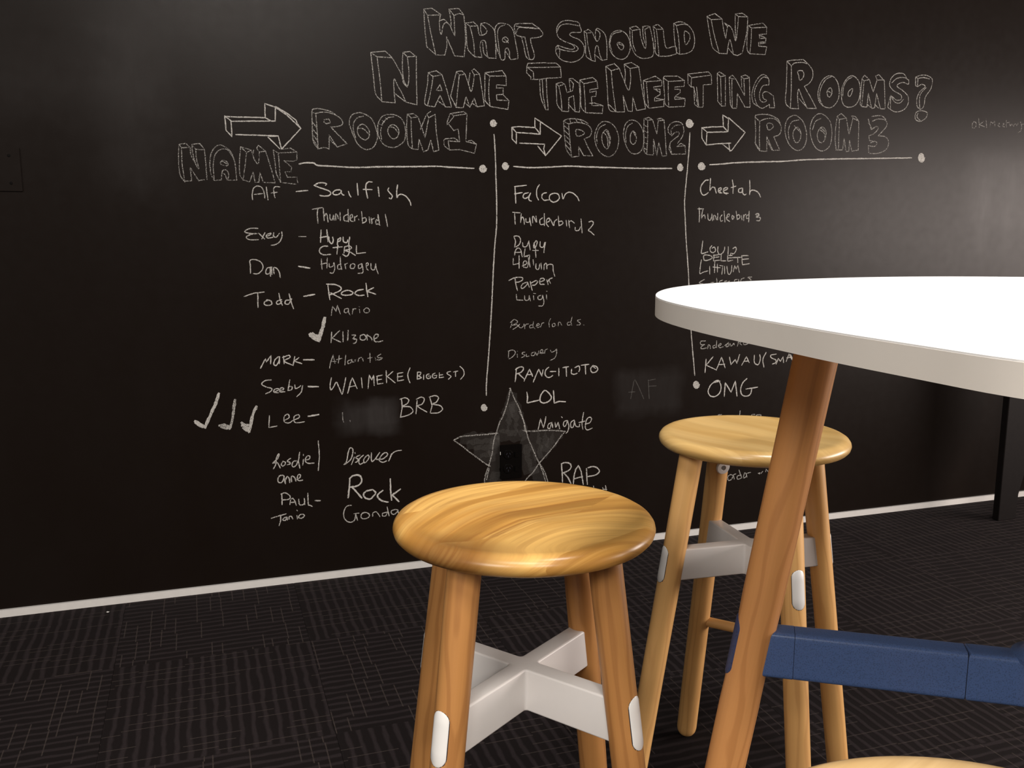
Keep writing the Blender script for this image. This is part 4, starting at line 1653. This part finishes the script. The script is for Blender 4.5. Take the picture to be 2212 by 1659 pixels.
def ribbon(bm, P, w, y):
    """a stroke of chalk: a flat, slightly ragged band on the wall"""
    Q = [P[0]]
    for p in P[1:]:                                     # resample so that the edge can wander
        L = (p - Q[-1]).length
        m = max(1, int(L / .006))
        a = Q[-1]
        for k in range(1, m + 1):
            Q.append(a.lerp(p, k / m))
    vs = []
    for i, q in enumerate(Q):
        a, b = Q[max(i - 1, 0)], Q[min(i + 1, len(Q) - 1)]
        d = (b - a)
        if d.length < 1e-7:
            d = Vector((1, 0))
        d.normalize()
        n = Vector((-d.y, d.x))
        h = w * .5 * random.uniform(.78, 1.18)
        if i == 0:
            q = q - d * w * .35
            h *= .7
        if i == len(Q) - 1:
            q = q + d * w * .35
            h *= .7
        q = q + n * random.uniform(-.08, .08) * w
        vs.append((bm.verts.new((q.x + n.x * h, y, q.y + n.y * h)), bm.verts.new((q.x - n.x * h, y, q.y - n.y * h))))
    for (a, b), (c, d) in zip(vs, vs[1:]):
        f = bm.faces.new((a, b, d, c))


for block in DATA.strip().split('@')[1:]:
    lines = block.strip().split('\n')
    nm, lab, wpx, st = lines[0].split('|')
    bm = bmesh.new()
    yy = -.0004 - random.random() * .0002
    for s in lines[1:]:
        sm = s[0] == '~'
        P = [Vector([float(q) / 2000 for q in p.split(',')]) for p in s.lstrip('~').split()]
        if sm:
            P = catmull(P)
        yy -= .000004
        ribbon(bm, P, float(wpx) / 1000, yy)
    for f in bm.faces:
        if f.normal.y > 0:
            f.normal_flip()
    o = obj(nm, bm, chalk_material(float(st)), wall, smooth=False)
    o['label'] = lab

# ------------------------------------------------------------------ plates on the wall
pl = thing('wall_plate', 'black painted blank plate with two dark screws at the left edge of the wall', 'wall plate')
pl.matrix_world = wall_frame @ Matrix.Translation((-1.4895, 0, 1.285))
bm = bmesh.new()
add_box(bm, (-.0575, -.006, -.058), (.0575, -.0002, .058))
bevel(bm, .0015, 2)
obj('plate', bm, M_BOARD, pl, smooth=False)
for sx in (-1, 1):
    for sz in (-1, 1):
        bm = bmesh.new()
        add_lathe(bm, [(0, .0012), (.0035, .0010), (.0042, 0), (0, 0)], 14,
                  Matrix.Translation((sx * .031, -.006, sz * .037)) @ Matrix.Rotation(PI / 2, 4, 'X'))
        obj('screw', bm, M_BLACK_GLOSS, pl)

so = thing('wall_socket', 'black double power socket inside the chalk star', 'socket')
so.matrix_world = wall_frame @ Matrix.Translation((-.0055, 0, .3425))
bm = bmesh.new()
add_box(bm, (-.038, -.011, -.058), (.038, -.0003, .058))
bevel(bm, .003, 3)
obj('face_plate', bm, M_BLACK_GLOSS, so, smooth=False)
for k, z in enumerate((.026, -.024)):
    bm = bmesh.new()
    add_lathe(bm, [(0, .003), (.015, .003), (.0165, .0015), (.0165, 0), (0, 0)], 28,
              Matrix.Translation((-.012, -.011, z)) @ Matrix.Rotation(PI / 2, 4, 'X'))
    out = obj('outlet', bm, M_BLACK_GLOSS, so)
    for a, dx, dz in ((.5, -.0055, .003), (-.5, .0055, .003), (0, 0, -.006)):
        bm = bmesh.new()
        add_box(bm, (-.0009, -.0145, -.0032), (.0009, -.0138, .0032))
        bmesh.ops.transform(bm, matrix=Matrix.Translation((-.012 + dx, 0, z + dz)) @ Matrix.Rotation(a, 4, 'Y'), verts=bm.verts)
        obj('pin_slot', bm, M_GAP, out, smooth=False)
    bm = bmesh.new()
    add_box(bm, (.012, -.0145, z - .011), (.024, -.011, z + .007))
    bevel(bm, .0012, 2)
    sw = obj('rocker_switch', bm, M_BLACK_GLOSS, so, smooth=False)
bm = bmesh.new()
add_box(bm, (-.0388, -.0095, .026), (-.0372, -.004, .036))
bevel(bm, .0007, 2)
o = obj('indicator', bm, M_PAPER, so, smooth=False)
o['label'] = 'small white tab on the left edge'

# ------------------------------------------------------------------ stools
SEAT_H, SEAT_T, SEAT_R = .7488, .0288, .175
LEG_R0, SPLAY, CROSS_Z = .1200, .1534, .5028
slant = math.atan(SPLAY)


def leg_matrix(k):
    """local frame of leg k: origin on the floor, local z up along the leg, local x outwards"""
    a = k * PI / 2
    rb = LEG_R0 + SPLAY * SEAT_H
    return Matrix.Rotation(a, 4, 'Z') @ Matrix.Translation((rb, 0, 0)) @ Matrix.Rotation(-slant, 4, 'Y')


def curved_pill(bm, w, h, R, over, back, z, n=12, edge=.0012):
    """pill shaped plate lying on a round leg of radius R, seen from local +x"""
    r = w / 2
    cols = []
    for i in range(n + 1):
        a = PI * i / n
        y = -r * math.cos(a)
        ext = h / 2 - r + r * math.sin(a)
        surf = math.sqrt(max(R * R - y * y, 0))
        e = min(1, min(i, n - i) / 1.5)
        x = surf + over * (.35 + .65 * e)
        col = [(back, -ext), (surf, -ext)]
        for q in (-1, -.93, -.5, 0, .5, .93, 1):
            k = .35 if abs(q) == 1 else 1
            col.append((surf + over * min(k, .35 + .65 * e), q * (ext - (edge if abs(q) < 1 else 0) * 0)))
        col += [(surf, ext), (back, ext)]
        cols.append([bm.verts.new((cx, y, z + cz)) for cx, cz in col])
    for A, B in zip(cols, cols[1:]):
        for i in range(len(A) - 1):
            bm.faces.new((A[i], A[i + 1], B[i + 1], B[i]))
    bmesh.ops.recalc_face_normals(bm, faces=bm.faces[:])


def pill(bm, w, h, t, M, seg=8):
    pts = []
    r = w / 2
    for s, cz in ((1, h / 2 - r), (-1, -h / 2 + r)):
        for i in range(seg + 1):
            a = PI * i / seg if s > 0 else PI + PI * i / seg
            pts.append((r * math.cos(a), cz + r * math.sin(a)))
    add_prism(bm, pts, 0, t)
    bmesh.ops.transform(bm, matrix=M, verts=bm.verts)


def round_bar_outline(Lx, hw):
    """plus shape seen from above with filleted inner corners"""
    P = []
    R = []
    for k in range(4):
        a = k * PI / 2
        for (x, y, r) in ((hw, -hw, .005), (Lx, -hw, .004), (Lx, hw, .004)):
            P.append(Vector((x * math.cos(a) - y * math.sin(a), x * math.sin(a) + y * math.cos(a))))
            R.append(r)
    return fillet(P, R)


def make_stool(label, seat_mat, leg_mat, dowel_from, loc, rz, group):
    t = thing('bar_stool', label, 'stool', (loc[0], loc[1], 0), rz, group)

    def dish(r, a, z):
        return -.0035 * math.sin(min(1, r / .15) * PI) * math.cos(2 * a) if z > -.012 and r < .15 else 0
    bm = bmesh.new()
    prof = [(0, -.0105), (.025, -.0103), (.05, -.0098), (.075, -.0088), (.10, -.0070), (.12, -.0050), (.138, -.0026), (.15, -.0010),
            (.158, 0), (.165, -.0012), (.1705, -.0045), (.174, -.0095), (.175, -.0145), (.1735, -.020), (.169, -.0248), (.162, -.0276),
            (.150, -.0288), (.10, -.0288), (0, -.0288)]
    add_lathe(bm, prof, 96, fn=dish)
    bmesh.ops.translate(bm, verts=bm.verts, vec=(0, 0, SEAT_H))
    s = obj('seat', bm, seat_mat, t)
    legs = []
    for k in range(4):
        L = (SEAT_H - .026) / math.cos(slant)
        bm = bmesh.new()
        r0, r1 = .0214, .0218
        prof = [(0, 0), (.006, .0006), (.0115, .0028), (.0165, .0075), (.0200, .0140), (r0, .022)]
        for i in range(1, 9):
            prof.append((r0 + (r1 - r0) * i / 8, .021 + (L - .021) * i / 8))
        prof.append((0, L))
        add_lathe(bm, prof, 32)
        # the dome of the slanted leg just touches the carpet
        lg = obj('leg', bm, leg_mat, t)
        lg.matrix_local = leg_matrix(k)
        legs.append(lg)
        z = CROSS_Z / math.cos(slant)
        bm = bmesh.new()
        curved_pill(bm, .0245, .070, .0215, .0014, .012, z)
        cp = obj('cap', bm, M_PAD, lg)
        cp['label'] = 'white pill shaped cap on the outer face'
        bm = bmesh.new()
        curved_pill(bm, .0260, .0718, .0215, .0003, .012, z)
        cr = obj('cap_rim', bm, M_GAP, lg, smooth=False)
        if k != 1:
            continue
        # bolt cover under the seat on the inner face
        zz = .655 / math.cos(slant)
        bm = bmesh.new()
        add_lathe(bm, [(0, .0030), (.0045, .0030), (.0055, .0045), (.0125, .0040), (.0142, .0022), (.0142, 0), (0, 0)], 28,
                  Matrix.Translation((-.0212, 0, zz)) @ Matrix.Rotation(-PI / 2, 4, 'Y'))
        dc = obj('bolt_cover', bm, M_PAD, lg)
        bm = bmesh.new()
        add_lathe(bm, [(0, .0012), (.0042, .0012), (.0042, 0), (0, 0)], 16,
                  Matrix.Translation((-.0240, 0, zz)) @ Matrix.Rotation(-PI / 2, 4, 'Y'))
        obj('bolt', bm, M_METAL, lg)
    bm = bmesh.new()
    rr = LEG_R0 + SPLAY * (SEAT_H - CROSS_Z)
    add_prism(bm, round_bar_outline(rr, .0140), CROSS_Z - .028, CROSS_Z + .032)
    bevel(bm, .0080, 4, angle=1.0)
    for v in bm.verts:                                   # the ends follow the slant of the legs
        d = v.co.xy.length
        if d > .1:
            v.co.xy *= 1 - (v.co.z - CROSS_Z) * SPLAY / d
    x = obj('cross_brace', bm, M_PLASTIC, t)
    # the round footrest rail between two legs
    k = dowel_from
    zf = .293
    rr = LEG_R0 + SPLAY * (SEAT_H - zf)
    a = Vector((rr * math.cos(k * PI / 2), rr * math.sin(k * PI / 2), zf))
    b = Vector((rr * math.cos((k + 1) * PI / 2), rr * math.sin((k + 1) * PI / 2), zf))
    d = b - a
    bm = bmesh.new()
    add_lathe(bm, [(0, 0), (.0105, 0), (.0105, d.length), (0, d.length)], 24)
    r = obj('footrest_rail', bm, leg_mat, t)
    r.matrix_local = Matrix.Translation(a) @ d.to_track_quat('Z', 'Y').to_matrix().to_4x4()
    return t


make_stool('round wooden bar stool in front with strongly figured seat and white cross brace', M_SEAT1, M_LEG1, 2, (.0162, 1.1834), .9349, 'round wooden bar stools')
make_stool('pale wooden bar stool standing behind the table leg, nearest to the wall', M_SEAT2, M_LEG2, 0, (.4535, 1.6864), .2596, 'round wooden bar stools')
make_stool('wooden bar stool at the bottom right corner, only the back of its seat in view', M_SEAT3, M_LEG2, 2, (.2814, .4460), .75, 'round wooden bar stools')

# ------------------------------------------------------------------ table
TC = Vector((.7119, .8602))
TZ = 1.0559
RAD = [(-139.1, .5875), (-144.5, .5713), (-151.6, .5573), (-162, .5463), (-173.3, .5535), (174.1, .5690), (165, .5720), (155.8, .5704),
       (143.9, .5559), (129.7, .5297), (112, .5172), (98.2, .5071), (85.7, .4918), (60, .485), (30, .50), (0, .53), (-30, .56), (-60, .585), (-90, .60), (-118, .598)]
RAD = sorted(((a % 360), r) for a, r in RAD)


def rad(a):
    n = len(RAD)
    for i in range(n):
        a0, r0 = RAD[i]
        a1, r1 = RAD[(i + 1) % n]
        if a1 <= a0:
            a1 += 360
        aa = a if a >= a0 else a + 360
        if a0 <= aa <= a1:
            rm = RAD[i - 1][1]
            rp = RAD[(i + 2) % n][1]
            am = RAD[i - 1][0]
            am = am if am < a0 else am - 360
            ap = RAD[(i + 2) % n][0]
            while ap < a1:
                ap += 360
            s = (aa - a0) / (a1 - a0)
            m0 = (r1 - rm) / (a1 - am) * (a1 - a0)
            m1 = (rp - r0) / (ap - a0) * (a1 - a0)
            return (2 * s ** 3 - 3 * s * s + 1) * r0 + (s ** 3 - 2 * s * s + s) * m0 + (-2 * s ** 3 + 3 * s * s) * r1 + (s ** 3 - s * s) * m1
    return .56


HUB = Vector((.625, .995))
tb = thing('bar_table', 'tall round white topped table with timber legs and blue footrail', 'table', (HUB.x, HUB.y, 0))
rs = [rad(i * 1.5) for i in range(240)]
for _ in range(3):
    rs = [(rs[i - 1] + 2 * rs[i] + rs[(i + 1) % 240]) / 4 for i in range(240)]
outline = [Vector((TC.x - HUB.x + r * math.cos(math.radians(i * 1.5)), TC.y - HUB.y + r * math.sin(math.radians(i * 1.5)))) for i, r in enumerate(rs)]
bm = bmesh.new()
add_prism(bm, outline, TZ - .0204, TZ - .0012)
obj('edge_band', bm, M_EDGE, tb)
tb_edge = bpy.data.objects['edge_band']
for p in tb_edge.data.polygons:
    p.use_smooth = len(p.vertices) == 4
bm = bmesh.new()
add_prism(bm, [p * .9995 for p in outline], TZ - .0012, TZ)
obj('tabletop', bm, M_LAMINATE, tb, smooth=False)

BZ = .607                                                # height of the footrail's centre line


def tleg_frame(ang):
    """leg frame: origin on the floor, local z up the leg, local x outwards"""
    sl = math.atan(.155)
    rb = .270 + .155 * 1.03
    return Matrix.Rotation(ang, 4, 'Z') @ Matrix.Translation((rb, 0, 0)) @ Matrix.Rotation(-sl, 4, 'Y'), sl


LEG_ANG = [math.radians(165.5), math.radians(45.5), math.radians(-74.5)]
for ang in LEG_ANG:
    F, sl = tleg_frame(ang)
    L = (TZ - .0206) / math.cos(sl)
    bm = bmesh.new()
    R0, R1 = .0235, .0256
    zc = BZ / math.cos(sl)
    prof = [(0, 0), (.008, .0008), (.015, .004), (.020, .010), (.0228, .018), (R0, .028)]
    N = 28
    for i in range(1, N + 1):
        prof.append((R0 + (R1 - R0) * i / N, .028 + (L - .028) * i / N))
    prof.append((0, L))
    add_lathe(bm, prof, 48)
    for v in bm.verts:                                   # flats cut where the rail passes through
        f = max(0, 1 - max(0, abs(v.co.z - zc) - .040) / .022)
        if f > 0 and abs(v.co.y) < .03:
            lim = .0236
            if v.co.x > lim:
                v.co.x = v.co.x * (1 - f) + lim * f
            if v.co.x < -lim:
                v.co.x = v.co.x * (1 - f) - lim * f
    lg = obj('leg', bm, M_LEGT, tb)
    lg.matrix_local = F
    bm = bmesh.new()
    curved_pill(bm, .031, .080, .0245, .0012, .012, zc)
    cp = obj('cap', bm, M_BLUE_CAP, lg)
    cp['label'] = 'dark blue pill shaped cap'
    rleg = .270 + .155 * (1.03 - BZ)

    def bar(name, x0, x1, w, h, mat, tilt0=0, r=.007):
        bm = bmesh.new()
        n = 6 if tilt0 == 0 else 2
        prof = fillet([(-w, -h), (w, -h), (w, h), (-w, h)], r, 5)
        rings = []
        for i in range(n + 1):
            x = x0 + (x1 - x0) * i / n
            ring = []
            for p in prof:
                xx = x
                if i == n and tilt0:
                    xx = x - p.y * .155
                ring.append(bm.verts.new((xx, p.x, BZ + p.y)))
            rings.append(ring)
        for A, B in zip(rings, rings[1:]):
            for i in range(len(A)):
                j = (i + 1) % len(A)
                bm.faces.new((A[i], A[j], B[j], B[i]))
        bm.faces.new(rings[0][::-1])
        bm.faces.new(rings[-1])
        bmesh.ops.recalc_face_normals(bm, faces=bm.faces[:])
        o = obj(name, bm, mat, tb)
        for p in o.data.polygons:
            if len(p.vertices) > 4:
                p.use_smooth = False
        o.rotation_euler = (0, 0, ang)
        return o
    bar('rail_socket', rleg - .050, rleg - .014, .0170, .0300, M_BLUE, 1)
    bar('rail_gasket', rleg - .0508, rleg - .0498, .0164, .0294, M_GAP)
    bar('footrail', .0920, rleg - .0506, .0168, .0298, M_BLUE)
    bar('rail_gasket', .0912, .0922, .0164, .0294, M_GAP)

# three armed hub in the middle
pts = []
rd = []
hw = .0172
for i, ang in enumerate(LEG_ANG):
    nx = LEG_ANG[(i + 1) % 3]
order = sorted(LEG_ANG, key=lambda a: a % (2 * PI))
for ang in order:
    c, s = math.cos(ang), math.sin(ang)
    for x, y in ((.0912, -hw), (.0912, hw)):
        pts.append(Vector((x * c - y * s, x * s + y * c)))
        rd.append(0)
    a2 = ang + PI / 3
    q = hw / math.sin(PI / 3) * 1.0
    pts.append(Vector((q * math.cos(a2), q * math.sin(a2))))
    rd.append(.055)
hubp = fillet(pts, rd, 10)
bm = bmesh.new()
add_prism(bm, hubp, BZ - .0300, BZ + .0300)
es = [e for e in bm.edges if e.calc_face_angle(0) > 1.2 and abs(e.verts[0].co.z - e.verts[1].co.z) < 1e-5]
bmesh.ops.bevel(bm, geom=es, offset=.006, segments=4, affect='EDGES', profile=.5, clamp_overlap=True)
hub = obj('rail_hub', bm, M_BLUE, tb)
bm = bmesh.new()
add_lathe(bm, [(0, .036), (.012, .0355), (.020, .033), (.0245, .027), (.0265, .018), (.029, .010), (.034, .004), (.042, 0), (.042, -.004), (0, -.004)], 40,
          Matrix.Translation((0, 0, BZ + .0300)))
obj('hub_cap', bm, M_BLUE, tb)

# ------------------------------------------------------------------ dark table against the wall, right edge
sd = thing('side_table', 'black side table by the wall at the right edge, one broad leg in view', 'table')
sd.matrix_world = wall_frame @ Matrix.Translation((2.36, -.17, 0))
bm = bmesh.new()
add_box(bm, (-.44, -.11, .715), (.44, .168, .745))
bevel(bm, .003, 2)
obj('top', bm, M_BLACK_WOOD, sd, smooth=False)
for sx in (-1, 1):
    for sy in (-1,):
        bm = bmesh.new()
        secs = [(.0, .086), (.012, .090), (.10, .092), (.20, .118), (.30, .190), (.40, .240), (.715, .240)]
        prev = None
        for z, w in secs:
            d = .030
            ring = [bm.verts.new((sx * (.432 - x), sy * (.055 + y), z)) for x, y in ((0, -d / 2), (w, -d / 2), (w, d / 2), (0, d / 2))]
            if prev:
                for i in range(4):
                    bm.faces.new((prev[i], prev[(i + 1) % 4], ring[(i + 1) % 4], ring[i]))
            else:
                bm.faces.new(ring)
            prev = ring
        bm.faces.new(prev)
        bmesh.ops.recalc_face_normals(bm, faces=bm.faces[:])
        bevel(bm, .003, 2)
        obj('leg', bm, M_BLACK_WOOD, sd, smooth=False)

# ------------------------------------------------------------------ litter
bm = bmesh.new()
vs = [bm.verts.new(p) for p in ((-.004, -.002, .001), (.001, -.003, .0003), (.005, .0005, .0016), (.001, .003, .0004), (-.003, .002, .0022))]
bm.faces.new(vs)
bmesh.ops.solidify(bm, geom=bm.faces[:], thickness=.0006)
o = obj('paper_scrap', bm, M_PAPER, smooth=False)
o.location = (-1.2007, 2.5784, .0006)
o['label'] = 'tiny white scrap of paper on the carpet by the skirting'
o['category'] = 'litter'
